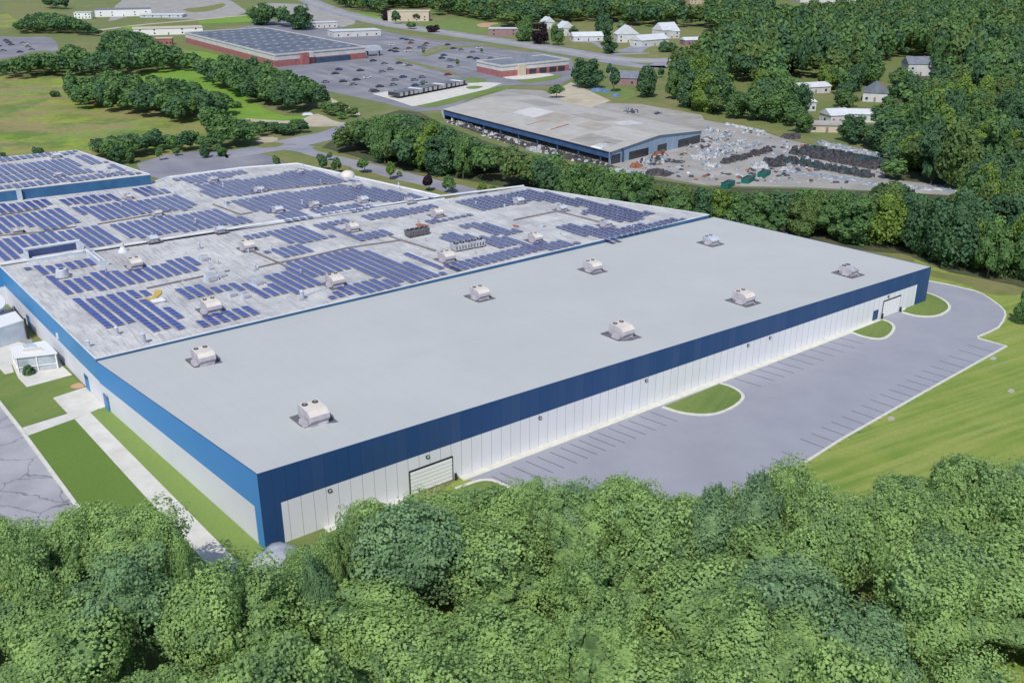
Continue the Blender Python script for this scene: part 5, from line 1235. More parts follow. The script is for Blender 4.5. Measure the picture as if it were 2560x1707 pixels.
# drain covers / lamp bases on the right lawn edge, the boulder at the near corner
for lab, k, x, y in (('small white concrete block beside the far corner of the new lot', 'M', 1640, 936), ('pale concrete block with a dark stub at the lot edge', 'M', 840, 1408), ('tiny white marker alone on the right lawn', 'M', 1780, 1190)):
    p = at(k, x, y); mb = MB(); mb.box((p.x, p.y, .2), (1.0, .7, .4), .5, 0, .8); mb.box((p.x, p.y, .42), (.6, .4, .1), .5, 0, .9)
    tag(mb.build('concrete_block', 'mat_roof_shed'), lab, 'concrete block', 'pale concrete blocks on the right lawn')
rk = MB(); p0 = at('P', 662, 1280, 1.2); nn_, mm_ = 26, 14; vs = []; fs = []
for j in range(mm_ + 1):
    for i in range(nn_):
        th, ph = math.pi / 2 * (1 - j / mm_), 2 * math.pi * i / nn_
        d = Vector((math.cos(th) * math.cos(ph), math.cos(th) * math.sin(ph), math.sin(th)))
        k_ = 1 + .35 * mnoise.noise(d * 1.6 + Vector((3, 1, 4))) + .12 * mnoise.noise(d * 5)
        vs.append((p0.x + d.x * 4.9 * k_, p0.y + d.y * 3.0 * k_, -.2 + d.z * 2.2 * k_))
for j in range(mm_):
    for i in range(nn_): fs.append((j * nn_ + i, (j + 1) * nn_ + i, (j + 1) * nn_ + (i + 1) % nn_, j * nn_ + (i + 1) % nn_)[::-1])
tag(rk.add(vs, fs).build('boulder', 'mat_rock', None, False, True), 'smooth pale blue-grey boulder at the foot of the warehouse front corner', 'boulder')

# ------------------------------------------------------------------ TREES
def crown_arrays(seed, Rr, z0, z1, nl, per, leaf, lump=(.34, .52), conic=0.0, core=True, jit=.55, low=-.55, far=(.45, .72), disp=.16):
    """leaf clusters on overlapping lumps: returns verts (n,3), quads (m,4), tint per vertex"""
    rg = np.random.default_rng(seed); hz = (z1 - z0) / 2; zc = (z0 + z1) / 2
    K_ = np.concatenate([rg.normal(size=(7, 3)) * q for q in (.35, .8, 1.7)]) * 5.0 / Rr; ph_ = rg.uniform(0, 6.28, 21); am = np.repeat([1.0, .65, .45], 7) / 2.6
    fbm = lambda p: (np.sin(p @ K_.T + ph_) * am).sum(1)
    def gradf(p): return (np.cos(p @ K_.T + ph_) * am) @ K_
    sq = np.array([rg.uniform(.86, 1.18), 1.0, 1.0]); sq[1] = 1 / sq[0]
    C_, L_ = [], []
    for i in range(nl):
        d = rg.normal(size=3); d /= np.linalg.norm(d)
        if d[2] < low: d[2] = abs(d[2]) * .5
        f = rg.uniform(*far) if i else 0.1
        zz = d[2] * f; k = 1 - conic * (zz + .7) / 1.6
        C_.append((d[0] * f * Rr * k, d[1] * f * Rr * k, zc + zz * hz)); L_.append(Rr * (rg.uniform(*lump) if i else max(.5, lump[1])) * (k * .6 + .4))
    C_, L_ = np.array(C_), np.array(L_); V, T = [], []
    for i in range(nl):
        d = rg.normal(size=(per, 3)); d /= np.linalg.norm(d, axis=1)[:, None]
        asp = np.array([1, 1, min(1.25, max(.8, hz / Rr))])
        P = C_[i] + d * asp * L_[i] * rg.uniform(.80, 1.10, (per, 1))
        keep = np.ones(per, bool)
        for j in range(nl):
            if j != i: keep &= np.linalg.norm((P - C_[j]) / asp, axis=1) > L_[j] * .82
        P, d = P[keep], d[keep]; n = len(P)
        if not n: continue
        fb = fbm(P); g_ = gradf(P); g_ -= (g_ * d).sum(1)[:, None] * d; P = P + d * (L_[i] * disp * fb)[:, None]
        dn = d - g_ * L_[i] * disp; dn /= np.linalg.norm(dn, axis=1)[:, None]
        out = (P - np.array([0, 0, zc - hz * .5])); out /= np.linalg.norm(out, axis=1)[:, None]
        N = dn * .8 + out * .2 + rg.normal(size=(n, 3)) * jit * .6; N /= np.linalg.norm(N, axis=1)[:, None]
        A = np.cross(N, rg.normal(size=(n, 3))); A /= np.linalg.norm(A, axis=1)[:, None] + 1e-9
        B = np.cross(N, A); s = leaf * rg.uniform(.6, 1.35, (n, 1)); e = rg.uniform(.55, 1.0, (n, 1))
        P = P * sq
        V.append(np.stack([P - A * s, P - B * s * e + N * s * .15, P + A * s * rg.uniform(.7, 1.2, (n, 1)), P + B * s * e - N * s * .2], 1))
        T.append(np.clip(rg.uniform(.05, .95) * .45 + rg.uniform(0, 1, n) * .35 + .20 + .22 * fb, 0, 1))  # tint follows the bumps, so hollows are shaded in the colour
    V = np.concatenate(V); T = np.repeat(np.concatenate(T), 4); n = len(V)
    Vv = V.reshape(-1, 3); F = np.arange(n * 4).reshape(-1, 4)
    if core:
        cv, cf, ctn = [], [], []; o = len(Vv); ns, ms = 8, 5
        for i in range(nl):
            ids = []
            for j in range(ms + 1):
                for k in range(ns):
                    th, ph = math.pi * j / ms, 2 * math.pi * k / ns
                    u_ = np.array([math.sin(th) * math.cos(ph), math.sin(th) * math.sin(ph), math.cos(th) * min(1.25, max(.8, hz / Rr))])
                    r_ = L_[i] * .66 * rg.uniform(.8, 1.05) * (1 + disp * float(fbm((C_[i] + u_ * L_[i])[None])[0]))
                    cv.append((C_[i] + r_ * u_) * sq); ctn.append(.1)  # low tint darkens the core: shade inside the crown put into colour
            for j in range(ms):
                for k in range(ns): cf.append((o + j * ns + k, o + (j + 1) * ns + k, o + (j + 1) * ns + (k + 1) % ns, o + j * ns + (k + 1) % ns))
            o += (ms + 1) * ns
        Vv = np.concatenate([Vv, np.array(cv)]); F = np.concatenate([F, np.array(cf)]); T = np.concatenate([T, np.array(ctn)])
    return Vv, F, T
def np_mesh(name, V, F, T, mat):
    me = bpy.data.meshes.new(name); me.vertices.add(len(V)); me.loops.add(F.size); me.polygons.add(len(F))
    me.vertices.foreach_set('co', V.astype(np.float32).ravel()); me.loops.foreach_set('vertex_index', F.astype(np.int32).ravel())
    me.polygons.foreach_set('loop_start', np.arange(0, F.size, 4, dtype=np.int32))
    a = me.attributes.new('tint', 'FLOAT', 'POINT'); a.data.foreach_set('value', T.astype(np.float32))
    me.materials.append(MATS[mat] if mat else None); me.update(); me.validate(); return me
def trunk_mesh(name, h, r0, seed, spread):
    rs = random.Random(seed); mb = MB(); p = Vector((0, 0, -.1)); r_ = r0; segs = [p]
    for i in range(4):
        q = Vector((rs.uniform(-.25, .25) * (i + 1) * .5, rs.uniform(-.25, .25) * (i + 1) * .5, h * (i + 1) / 4)); mb.tube(p, q, r_, r_ * .72, 8); p, r_ = q, r_ * .72; segs.append(q)
    for i in range(6):
        b = segs[2].lerp(segs[4], rs.random() * .8); a = rs.uniform(0, 6.28); e = b + Vector((math.cos(a) * spread * rs.uniform(.5, .9), math.sin(a) * spread * rs.uniform(.5, .9), h * rs.uniform(.15, .35))); mb.tube(b, e, r0 * .38, r0 * .12, 6)
    me = bpy.data.meshes.new(name); me.from_pydata(mb.v, [], mb.f); me.materials.append(MATS['mat_bark']); me.update(); return me
PROTO = {}
def proto(style, i, Rr, h, z0, nl, per, leaf, r0=.35, **kw):
    V, F, T = crown_arrays(hash((i, len(style))) % 1000 + i * 17 + len(style), Rr, z0, h, nl, per, leaf, **kw)
    hh = float(np.percentile(V[:, 2], 99.7)); ra = float(np.percentile(np.hypot(V[:, 0], V[:, 1]), 97))
    PROTO.setdefault(style, []).append((np_mesh('crown', V, F, T, 'leaf_mid'), trunk_mesh('trunk', h * .62, r0, i, Rr * .6), ra, hh))
for i in range(6): proto('fore', i, 5.0, 15.0, 4.0, 18 + i * 3, 2300, .16, .38, lump=(.26, .58), far=(.45, .78), jit=.36, disp=.42)
for i in range(7): proto('grove', i, 4.5, 14.0, .3, 20 + i * 3, 420, .34, .30, lump=(.22, .52), far=(.5, .85), jit=.42, low=-1.1, disp=.36)
for i in range(3): proto('small', i, 2.2, 6.0, .6, 11, 150, .30, .12, lump=(.36, .55), conic=.55)
for i in range(2): proto('shrub', i, 2.2, 2.8, 0.1, 9, 140, .30, .10, lump=(.36, .55))
FARP = [crown_arrays(500 + i, 5.0, 3.0, 15.0, 13, 75, .80, lump=(.26, .52), jit=.55, disp=.28) for i in range(6)]
FARP2 = [crown_arrays(600 + i, 6.0, 3.0, 16.0, 9, 34, 1.25, lump=(.30, .58), jit=.55, disp=.25) for i in range(5)]
TREES = []
def tree(p, h, r, style, mat, label, group, keep=False, name='tree'):
    TREES.append(dict(p=(p[0], p[1]), h=h, r=r, style=style, mat=mat, label=label, group=group, keep=keep, name=name))
def sil_fn(s, k='P'):
    q = []
    for t in s.split():
        if ',' in t: x, y = map(float, t.split(',')); q.append(px(k, x, y))
        else: k = t
    def f(X):
        if X <= q[0][0]: return q[0][1]
        for a, b in zip(q, q[1:]):
            if X <= b[0]: return a[1] + (b[1] - a[1]) * (X - a[0]) / (b[0] - a[0] + 1e-6)
        return q[-1][1]
    return f
def fits(x, y, h, r, sil):
    for s in (-.85, -.5, 0, .5, .85):
        X, Y, _ = proj((x + s * r, y, h * (1 - .06 * abs(s) - .16 * s * s)))
        if Y < sil(X) + 4: return False
    return True
rt = random.Random(5)
def scatter(poly, sp, hr, rr, style, mats, label, group, sil=None, clear=(), hmin=6.5, frame=True, off=None, skip=0.0, ground_clear=()):
    xs = [p[0] for p in poly]; ys = [p[1] for p in poly]; n = 0
    y = min(ys); row = 0
    while y < max(ys):
        x = min(xs) + (row % 2) * sp / 2
        while x < max(xs):
            p = (x + rt.uniform(-.33, .33) * sp, y + rt.uniform(-.33, .33) * sp); x += sp
            if not inside(p, poly) or rt.random() < skip: continue
            h = rt.uniform(*hr); r = rt.uniform(*rr)
            if any(inside(p, g_) for g_ in ground_clear): continue
            if sil:
                while h > hmin and not fits(p[0], p[1], h, r, sil): h -= .7; 
                if h <= hmin:
                    continue
                r *= min(1, .55 + .45 * h / hr[0])
            X0, Y0, zc = proj((p[0], p[1], 0)); X1, Y1, zc1 = proj((p[0], p[1], h)); rp_ = r * FPX / max(zc1, 1)
            if frame and (zc1 < 5 or X0 < -rp_ - 500 or X0 > W0 + rp_ + 500 or Y1 > H0 + 60 or Y0 < -30): continue
            if any(X1 + rp_ > c[0] and X1 - rp_ < c[2] and Y0 > c[1] and Y1 < c[3] for c in clear): continue
            m_ = rt.choices([q[0] for q in mats], [q[1] for q in mats])[0]
            look = ('tall ' if h > hr[0] + .66 * (hr[1] - hr[0]) else 'low ' if h < hr[0] + .2 * (hr[1] - hr[0]) else '') + {'leaf_fore': 'light green', 'leaf_fore_blue': 'bluish green', 'leaf_mid': 'mid-green', 'leaf_dark': 'dark green', 'leaf_bright': 'yellow-green', 'leaf_olive': 'olive green', 'leaf_purple': 'purple'}[m_]
            lb = label(look, X1, Y1) if callable(label) else look + ' ' + label
            tree(p, h, r, style, m_, lb, group); n += 1; TREES[-1]['out'] = X0 < -rp_ or X0 > W0 + rp_
        y += sp * .87; row += 1
    return n
# foreground canopy
SILF = sil_fn('0,1183 45,1188 60,1222 100,1226 128,1192 170,1178 195,1166 250,1180 300,1182 345,1174 365,1178 400,1218 440,1248 460,1294 500,1332 520,1336 560,1312 598,1292 612,1340 640,1340 690,1322 716,1296 724,1254 738,1236 790,1182 830,1152 900,1150 975,1156 1010,1160 1050,1140 1110,1130 1180,1128 1235,1100 1262,1126 1300,1132 1355,1106 1385,1124 1425,1096 1445,1112 1490,1118 1570,1142 1610,1120 1660,1124 1690,1128 1712,1142 1722,1112 1760,1100 1780,1066 1810,1055 1840,1062 1880,1098 1915,1148 1935,1136 1960,1142 2010,1130 2050,1142 2090,1112 2150,1100 2200,1062 2240,1060 2290,1082 2352,1072')
def flabel(look, X, Y):
    where = 'left of the pale walk' if X < 520 else 'before the warehouse front corner' if X < 900 else 'before the near dock door' if X < 1300 else 'before the new parking lot' if X < 1950 else 'before the right-hand lawn'
    dep = 'in the upper foreground, ' if Y < SILF(X) + 70 else 'in the bottom row, ' if Y > 1560 else 'mid foreground, '
    return look + ' tree ' + dep + where
FM = [('leaf_fore', 6), ('leaf_fore_blue', 2)]
# edge row: tops on the visible outline of the canopy
xs_ = [548, 726, 733, 752, 15, 95, 172, 200, 290, 350, 410, 470, 742, 800, 860, 930, 985, 1050, 1112, 1165, 1235, 1300, 1355, 1425, 1490, 1550, 1612, 1665, 1722, 1765, 1812, 1850, 1890, 1935, 2010, 2075, 2140, 2205, 2245, 2300, 2345]
for x in xs_:
    X = x * 1.08844; h = rt.uniform(12.5, 16); r = rt.uniform(4.2, 6.2)
    for _ in range(14):
        p = at('S', X, SILF(X) + 10, h)
        if fits(p.x, p.y, h, r, SILF): break
        r *= .90
    tree(p, h, max(r, 1.8), 'fore', rt.choices(['leaf_fore', 'leaf_fore_blue'], [4, 1])[0], None, 'trees of the foreground canopy')
    TREES[-1]['label'] = flabel({'leaf_fore': 'light green', 'leaf_fore_blue': 'bluish green'}[TREES[-1]['mat']], X, SILF(X)) if True else None
scatter([(-92, 44), (92, 44), (98, 108), (-92, 108)], 9.3, (9, 18.5), (4.4, 7.0), 'fore', FM, flabel, 'trees of the foreground canopy', SILF, hmin=7)
for x_, y_, h_, r_ in ((688, 1268, 6.5, 2.6), (716, 1256, 8, 2.8), (742, 1240, 9, 3.0), (702, 1282, 8, 2.8)):
    p = at('P', x_, y_, h_); tree(p, h_, r_, 'fore', 'leaf_fore', 'low light green tree at the wall foot right of the boulder', 'trees of the foreground canopy', True)
taken_f = [(t['p'], t['r']) for t in TREES]; n0 = len(TREES)
scatter([(-75, 44), (75, 44), (75, 104), (-75, 104)], 5.0, (6.5, 11), (2.8, 4.2), 'fore', FM, flabel, 'trees of the foreground canopy', SILF, hmin=5)
TREES[n0:] = [t for t in TREES[n0:] if all((t['p'][0] - q[0]) ** 2 + (t['p'][1] - q[1]) ** 2 > (.88 * (t['r'] + r_)) ** 2 for q, r_ in taken_f)]
# grove beside the service road, running on behind the new warehouse
SILG = sil_fn('S 700,400 770,372 785,348 830,322 905,294 960,284 1040,281 1090,300 1111,312 1150,332 1220,357 1267,367 1290,342 1312,380 1345,392 1385,362 1425,405 1482,402 1540,428 1600,422 1650,458 1760,464 1840,470 1930,482 2040,472 2170,482 2200,456 2240,450 2300,472 2345,505 2380,480 2420,420 2560,300')
off = lambda a, d: a + eU * d
gpoly = [p.xy for p in pts('E 640,72 900,98 1300,220 1800,294 2300,385')] + [(oFR + eU * 9 + eV * 4).xy, (oF + eU * 9).xy, (BF + eU * 8).xy] + [p.xy for p in pts('G 700,880 1180,962 1300,900 1560,1040 1900,1168 2352,1215 3100,1300 3100,500 1900,560 1900,480 1330,440 1200,510 800,490 0,480 F 1640,645 1380,585 700,440 240,270 60,215 A 2330,840 2080,880')]
def glabel(look, X, Y):
    where = 'in the grove between service road and scrap shed' if X < 1300 else 'in the tree belt behind the old roof corner' if X < 1760 else 'in the tree belt between new warehouse and scrap yard' if X < 2180 else 'in the wood at the right end of the new warehouse'
    return look + ' tree ' + where
GMX = [('leaf_mid', 4.5), ('leaf_dark', 3.5), ('leaf_bright', 1.5), ('leaf_olive', 1.6)]
scatter(gpoly, 7.4, (10.5, 17), (3.4, 5.8), 'grove', GMX, glabel, 'trees of the grove and belt', SILG, hmin=5)
# big woods on the right
clear = [px('C', *a) + px('C', *b) for a, b in (((860, 520), (1045, 620)), ((940, 610), (1110, 760)), ((1290, 535), (1520, 670)), ((1560, 380), (1745, 500)), ((1050, 705), (1345, 800)), ((960, 770), (1140, 860)), ((1450, 410), (1570, 440)), ((480, 550), (565, 630)))]
wpoly = [p.xy for p in pts('C 60,640 300,745 560,800 760,815 950,870 1150,915 1400,1000 G 1330,440 1880,540 3100,560 C 3500,430 3500,-20 1700,60 900,170 430,260 420,300 235,380 225,470 110,520')]
def wlabel(look, X, Y):
    cx_, cy_ = (X - 1660) * 2.613, Y * 2.613
    if cx_ < 500: where = 'in the tree belt between the lane and scrap yard' if cy_ > 420 else 'at the wood edge by the open lawn'
    elif cx_ < 900: where = 'in the wood left of the white-roofed bungalow'
    elif cx_ < 1350: where = 'in the wood around the white-roofed houses'
    elif cx_ < 1800: where = 'in the wood around the gabled and two-storey houses'
    else: where = 'in the wood at the right frame edge'
    return look + ' tree ' + where
WM = [('leaf_mid', 5.5), ('leaf_dark', 3.5), ('leaf_bright', 1.3), ('leaf_olive', 2)]
scatter(wpoly, 10.8, (10, 23), (4.2, 7.6), 'grove', WM, wlabel, 'trees of the right-hand woods', None, clear, ground_clear=[[p.xy for p in pts('C 930,600 1110,640 1110,690 930,760')], [p.xy for p in pts('C 1440,420 1560,430 1560,520 1440,480')]])
taken_w = [(t['p'], t['r']) for t in TREES]
n0 = len(TREES)
scatter(wpoly, 6.5, (6, 11), (3.0, 4.4), 'grove', WM, wlabel, 'trees of the right-hand woods', None, clear, skip=.12, ground_clear=[[p.xy for p in pts('C 960,615 1080,640 1080,690 950,740')], [p.xy for p in pts('C 1450,420 1540,430 1540,470 1450,450')]])
TREES[n0:] = [t for t in TREES[n0:] if all((t['p'][0] - q[0]) ** 2 + (t['p'][1] - q[1]) ** 2 > (.62 * (t['r'] + r_)) ** 2 for q, r_ in taken_w)]
SILA = sil_fn('A 0,400 100,372 230,338 380,345 430,262 520,300 600,345 680,200 760,185 880,200 960,210 1030,260 1100,290 1170,275 1190,330 1320,345')
SILB = sil_fn('A 60,150 120,130 200,60 330,75 420,90 560,130 640,180 720,185')
# copses in the left field
for s, sp, hr, rr, lab in (
    ('A -50,440 200,400 380,330 650,330 900,300 1180,330 1310,440 1310,470 1050,480 830,520 420,505 130,520 -50,505', 9.0, (10, 15), (4.2, 6), 'tree in the back copse between field and huge store'),
    ('A 440,640 700,620 1000,640 1200,690 1350,700 1480,740 1540,790 1330,850 1140,800 960,790 820,740 620,730 450,690', 7.5, (9, 13), (3.8, 5.2), 'tree in the dark copse in the middle of the field'),
    ('A 1300,520 1480,470 1620,490 1780,560 2000,640 2140,710 1960,760 1800,745 1560,650 1400,560', 8.0, (9, 12.5), (4, 5.4), 'tree in the copse beside the huge car park'),
    ('A 1330,850 1480,880 1640,930 1660,965 1480,985 1360,920', 6.5, (7, 10), (3.5, 4.6), 'tree in the clump at the end of the field'),
    ('A 590,1010 720,985 1100,955 1330,975 1480,985 1460,1005 1100,1000 760,1060 600,1050', 5.5, (5, 8), (2.8, 3.8), 'tree in the hedge along the parking court'),
    ('A 90,190 300,150 560,170 700,190 640,245 420,225 100,230', 9, (10, 14), (4.5, 6), 'tree in the belt at the top left'),
    ('A 650,260 900,250 1010,290 1180,330 1000,340 680,320', 9, (11, 14), (5, 6.2), 'tree in the clump below the top left kiosk'),
    ('A 1590,150 1760,150 1990,185 2040,195 1700,175', 11, (13, 17), (6, 7.5), 'tree in the clump behind the huge store roof'),
    ('A 285,60 330,40 430,55 430,65', 11, (10, 14), (5, 6.5), 'tree at the top left corner lawn')):
    scatter([p.xy for p in pts(s)], sp, hr, rr, 'grove', [('leaf_dark', 4), ('leaf_mid', 5)], lab, 'trees of the field copses', SILA if 'back copse' in lab or 'kiosk' in lab else SILB if 'belt' in lab else None, hmin=4)
scatter([p.xy for p in pts('A 1640,880 1800,840 1990,840 2010,880 1830,890 1680,890')], 5, (3, 5), (2.6, 3.4), 'shrub', [('leaf_dark', 4), ('leaf_mid', 4)], 'bush in the row beside the dirt track', 'bushes by the dirt track')
scatter([p.xy for p in pts('A 2110,740 2200,710 2300,760 2352,790 2200,790')], 7, (3, 5), (2.6, 3.6), 'shrub', [('leaf_bright', 4), ('leaf_mid', 4)], 'bush beside the dirt path below the car park', 'bushes by the dirt track')
# single trees one can point at
def tpx(label, k, x, yb, yt, wpx, style, mat, name='tree', group=None):
    p = at(k, x, yb); X, Y = px(k, x, yt); h = rise(p, Y); zc = proj(p)[2]; s = CROP[k][2]
    tree(p, h, wpx / s / 2 * zc / FPX, style, mat, label, group, True, name)
for a_ in (
    ('small pointed tree at the back edge of the solar roof by the court', 'E', 305, 210, 95, 75, 'small', 'leaf_mid'),
    ('dark oval tree on the verge left of the white dome', 'E', 690, 225, 85, 95, 'small', 'leaf_dark'),
    ('green pointed tree just left of the white dome', 'E', 815, 250, 110, 95, 'small', 'leaf_mid'),
    ('low green tree behind the pair left of the white dome', 'E', 760, 140, 68, 70, 'small', 'leaf_mid'),
    ('spreading green tree right of the white dome', 'E', 1045, 245, 110, 125, 'small', 'leaf_mid'),
    ('bright green tree standing alone by the service road bend', 'E', 1262, 300, 150, 100, 'small', 'leaf_bright'),
    ('tiny bush-like tree right of the bright roadside tree', 'E', 1340, 275, 230, 50, 'small', 'leaf_bright'),
    ('round purple-leaved tree on the roadside verge', 'E', 1588, 400, 255, 115, 'small', 'leaf_purple'),
    ('broad green tree just right of the purple roadside tree', 'E', 1755, 412, 262, 125, 'small', 'leaf_mid'),
    ('pointed green tree behind the end of the ridge pipe', 'E', 2035, 430, 315, 90, 'small', 'leaf_bright'),
    ('low green tree right of the one behind the ridge end', 'E', 2130, 420, 355, 85, 'small', 'leaf_bright'),
    ('tall dark tree at the left of the parking court', 'D', 990, 175, 0, 130, 'grove', 'leaf_dark'),
    ('grey-green tree right of the tall dark court tree', 'D', 1105, 165, 35, 95, 'grove', 'leaf_mid'),
    ('small pointed green tree standing on the court edge', 'D', 1345, 140, 18, 65, 'small', 'leaf_mid'),
    ('small round tree on the court edge right of the pointed one', 'D', 1490, 100, 30, 75, 'small', 'leaf_mid'),
    ('dark tree at the court edge by the field clump', 'D', 1725, 120, 0, 80, 'grove', 'leaf_dark'),
    ('dark tree at the right end of the court edge trees', 'D', 1855, 108, 5, 100, 'grove', 'leaf_mid'),
    ('dark bush just behind the upper roof block', 'D', 315, 100, 28, 110, 'shrub', 'leaf_dark'),
    ('tiny dark bush behind the upper block at the left edge', 'D', 25, 110, 70, 50, 'shrub', 'leaf_dark'),
    ('large round dark tree beside the corner shop', 'B', 1742, 575, 385, 205, 'grove', 'leaf_dark'),
    ('narrow dark tree left of the blue-grey roofed house', 'B', 1890, 510, 415, 50, 'small', 'leaf_dark'),
    ('tall narrow tree in front of the blue-grey roofed house', 'B', 1915, 600, 440, 95, 'small', 'leaf_dark'),
    ('large dark tree right of the blue-grey roofed house', 'B', 2130, 635, 435, 170, 'grove', 'leaf_dark'),
    ('small tree beside the lane at the highway fork', 'B', 2228, 510, 440, 50, 'small', 'leaf_dark'),
    ('scrubby brown-green tree behind the scrap shed roof', 'B', 1545, 640, 552, 105, 'small', 'leaf_mid'),
    ('broad green tree by the brown-walled highway building', 'B', 1330, 270, 105, 140, 'grove', 'leaf_mid'),
    ('purple tree among the highway trees', 'B', 1432, 290, 145, 110, 'grove', 'leaf_purple'),
    ('green conical tree right of the purple highway tree', 'B', 1540, 295, 160, 105, 'grove', 'leaf_mid'),
    ('small round tree between the white highway houses', 'B', 1660, 235, 170, 80, 'grove', 'leaf_mid'),
    ('tall dark tree behind the hipped white house', 'B', 1860, 260, 90, 130, 'grove', 'leaf_dark'),
    ('very dark conical tree at the highway verge by the white houses', 'B', 1885, 350, 235, 120, 'grove', 'leaf_dark'),
    ('low dark spreading tree below the long white house', 'B', 2260, 340, 272, 140, 'shrub', 'leaf_dark'),
    ('pale bluish conifer among the highway woods', 'B', 1965, 205, 135, 60, 'small', 'leaf_fore_blue'),
    ('purple tree left of the tan building', 'B', 432, 135, 55, 80, 'grove', 'leaf_purple'),
    ('dark conical tree in front of the tan building', 'B', 495, 158, 70, 68, 'small', 'leaf_dark'),
    ('green tree covering the tan building front', 'B', 640, 140, 78, 70, 'grove', 'leaf_dark'),
    ('small green tree by the ball field drive', 'B', 595, 190, 145, 75, 'small', 'leaf_mid'),
    ('dark shrubby tree beside the ball field', 'B', 745, 212, 165, 100, 'shrub', 'leaf_purple'),
    ('small green tree alone in the shop car park', 'B', 897, 432, 385, 30, 'small', 'leaf_mid'),
    ('small tree on the verge by the highway car park', 'B', 678, 352, 322, 22, 'small', 'leaf_mid'),
    ('tiny tree behind the corner shop car park', 'B', 1055, 345, 318, 24, 'small', 'leaf_mid'),
    ('tiny tree at the near edge of the main car park', 'B', 670, 570, 542, 30, 'small', 'leaf_dark'),
    ('lone leafy tree at the right frame edge on the lawn', 'M', 1860, 665, 400, 130, 'grove', 'leaf_mid'),
    ('large dark rounded tree behind the huge store roof', 'A', 1965, 195, 35, 180, 'grove', 'leaf_dark'),
    ('dark round tree left of the rounded one behind the store', 'A', 1715, 165, 20, 165, 'grove', 'leaf_dark'),
    ('small bush in the open meadow', 'A', 1110, 562, 508, 65, 'shrub', 'leaf_dark'),
    ('small dark bush in the yellow-green field', 'A', 355, 635, 592, 75, 'shrub', 'leaf_mid'),
    ('bush in the meadow above the dark copse', 'A', 1090, 625, 570, 75, 'shrub', 'leaf_dark'),
    ('upright bush at the meadow edge', 'A', 1270, 620, 530, 70, 'small', 'leaf_mid'),
    ('low bush in the meadow near the copse end', 'A', 1535, 705, 665, 90, 'shrub', 'leaf_mid')):
    tpx(*a_)
BT = 'trees between the yard and the white-roofed houses'
for a_ in (
    ('mid-green tree at the left end of the belt above the yard, by the lane', 'C', 55, 650, 465, 130, 'grove', 'leaf_mid'),
    ('broad dark tree second from the lane in the belt above the yard', 'C', 180, 700, 450, 190, 'grove', 'leaf_dark'),
    ('broad grey-green tree in the left half of the belt above the yard', 'C', 345, 730, 455, 210, 'grove', 'leaf_dark'),
    ('shorter green tree in the middle of the belt above the yard', 'C', 470, 775, 600, 140, 'grove', 'leaf_mid'),
    ('tall green tree in the right half of the belt above the yard', 'C', 590, 790, 560, 190, 'grove', 'leaf_mid'),
    ('yellow-green tree behind the belt above the yard', 'C', 635, 640, 460, 150, 'grove', 'leaf_bright'),
    ('largest green tree of the belt, left of the white-roofed houses', 'C', 770, 800, 515, 200, 'grove', 'leaf_mid'),
    ('bulky dark green tree touching the white-roofed bungalow', 'C', 870, 790, 545, 150, 'grove', 'leaf_dark'),
    ('small green tree left of the tan-roofed garage', 'C', 890, 870, 700, 130, 'grove', 'leaf_mid'),
    ('round dark tree in front of the longer white-roofed house', 'C', 1225, 930, 752, 190, 'grove', 'leaf_dark'),
    ('green tree between the bungalow and the gabled house', 'C', 1170, 725, 590, 140, 'grove', 'leaf_mid'),
    ('grey-green tree in front of the gabled house', 'C', 1440, 800, 625, 190, 'grove', 'leaf_mid'),
    ('wide dark tree below the gabled house by the bale heaps', 'C', 1420, 985, 780, 210, 'grove', 'leaf_dark'),
    ('green tree covering the left corner of the two-storey house', 'C', 1530, 640, 440, 160, 'grove', 'leaf_mid'),
    ('dark tree right of the gabled house', 'C', 1600, 760, 480, 190, 'grove', 'leaf_dark'),
    ('green tree covering the right corner of the two-storey house', 'C', 1800, 640, 425, 180, 'grove', 'leaf_dark'),
    ('tall green tree between bungalow and two-storey house', 'C', 1330, 560, 340, 190, 'grove', 'leaf_mid'),
    ('brownish green tree behind the bungalow', 'C', 1060, 590, 415, 170, 'grove', 'leaf_bright'),
    ('dark tree above the gabled house roof', 'C', 1240, 600, 420, 150, 'grove', 'leaf_dark'),
    ('purple-leaved tree in the wood above the belt', 'C', 800, 500, 330, 110, 'grove', 'leaf_purple'),
    ('yellow-green tree in the wood below the two-storey house', 'C', 1910, 760, 600, 170, 'grove', 'leaf_bright')):
    tpx(*a_, 'tree', BT)
# wood far beyond the highway
fpoly = [p.xy for p in pts('B 60,-10 120,45 330,85 420,118 700,105 900,108 1170,160 1230,185 1500,170 1700,150 1900,150 2100,215 2352,185 C 250,180 420,255 900,165 1700,55 2700,-20')] + [Vector((900, 1500)), Vector((-260, 1500))]
far_clear = [px('B', *a) + px('B', *b) for a, b in (((470, 60), (700, 137)), ((1565, 150), (1620, 232)), ((1470, 148), (1505, 190)), ((1660, 205), (1800, 265)), ((1950, 195), (2055, 275)), ((2085, 180), (2310, 300)))] + \
            [px('C', *a) + px('C', *b) for a, b in (((740, 0), (1430, 26)), ((2090, 0), (2352, 16)), ((150, 0), (250, 30)))]
rt = random.Random(9)
scatter(fpoly, 13.0, (12, 21), (5.5, 9.5), 'far', [('leaf_mid', 4.5), ('leaf_dark', 4), ('leaf_olive', 2)], 'tree', 'far', None, far_clear)
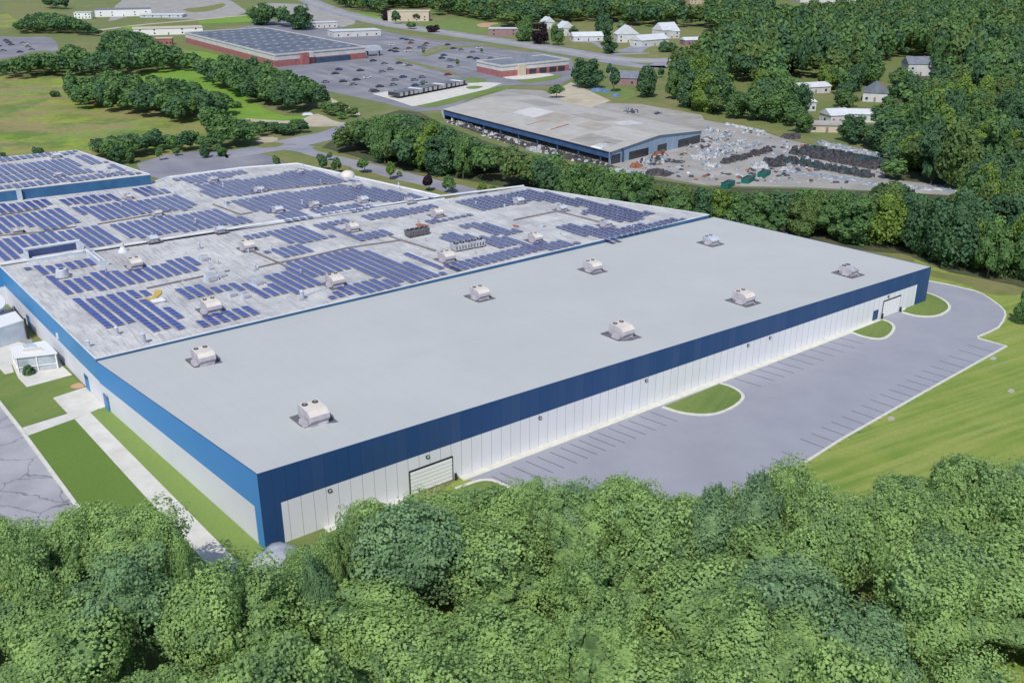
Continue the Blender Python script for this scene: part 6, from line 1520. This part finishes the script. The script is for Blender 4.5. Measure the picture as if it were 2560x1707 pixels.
# ---- realise: the trees that show largest as things, the rest of the woods as one mass
cam_p = Vector((0, 0, CAM_H))
for t in TREES:
    d = (Vector((t['p'][0], t['p'][1], t['h'])) - cam_p).length; t['d'] = d; t['area'] = t['r'] * t['h'] / d ** 2
keep = [t for t in TREES if t['keep']]; rest = sorted([t for t in TREES if not t['keep'] and t['style'] != 'far' and not t.get('out')], key=lambda t: -t['area'])
NIND = 296 - len(keep); indiv, mass = keep + rest[:NIND], rest[NIND:] + [t for t in TREES if t['style'] == 'far' or (t.get('out') and not t['keep'])]
rp_ = random.Random(3)
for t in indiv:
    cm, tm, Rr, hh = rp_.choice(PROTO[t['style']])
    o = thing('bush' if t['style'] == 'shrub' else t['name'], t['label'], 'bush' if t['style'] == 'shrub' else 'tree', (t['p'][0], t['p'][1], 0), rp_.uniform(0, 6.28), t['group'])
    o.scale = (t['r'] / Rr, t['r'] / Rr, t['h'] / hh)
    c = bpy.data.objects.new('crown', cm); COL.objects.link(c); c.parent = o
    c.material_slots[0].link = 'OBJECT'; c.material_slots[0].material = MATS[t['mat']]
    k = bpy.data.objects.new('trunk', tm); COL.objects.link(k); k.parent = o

def mass_mesh(ts, name, label):
    for mat in ('leaf_mid', 'leaf_dark', 'leaf_olive', 'leaf_fore'):
        Vs, Fs, Ts = [], [], []; o = 0
        for t in ts:
            if {'leaf_bright': 'leaf_olive', 'leaf_fore_blue': 'leaf_fore', 'leaf_purple': 'leaf_dark'}.get(t['mat'], t['mat']) != mat: continue
            V, F, T = rp_.choice(FARP if t['d'] < 560 else FARP2); Rr, hh = (5.0, 15.0) if t['d'] < 560 else (6.0, 16.0)
            a = rp_.uniform(0, 6.28); c_, s_ = math.cos(a), math.sin(a)
            k = t['r'] / Rr; W_ = np.stack([(V[:, 0] * c_ - V[:, 1] * s_) * k + t['p'][0], (V[:, 0] * s_ + V[:, 1] * c_) * k + t['p'][1], V[:, 2] * t['h'] / hh], 1)
            Vs.append(W_); Fs.append(F + o); Ts.append(np.clip(T * .7 + rp_.uniform(-.1, .45), 0, 1)); o += len(V)
        if not Vs: continue
        me = np_mesh(name, np.concatenate(Vs), np.concatenate(Fs), np.concatenate(Ts), mat)
        ob = bpy.data.objects.new(name, me); COL.objects.link(ob)
        tag(ob, {'leaf_fore': 'light green canopy beyond both edges of the foreground'}.get(mat, label + {'leaf_mid': ', lighter crowns', 'leaf_dark': ', darker crowns', 'leaf_olive': ', olive crowns'}.get(mat, '')), 'woods', None, 'stuff')
mass_mesh(mass, 'distant_woods', 'dense wood filling the far right and top of the view')
print('TREES individual', len(indiv), 'mass', len(mass), {s: sum(t['style'] == s for t in mass) for s in ('fore', 'grove', 'far', 'shrub', 'small')})
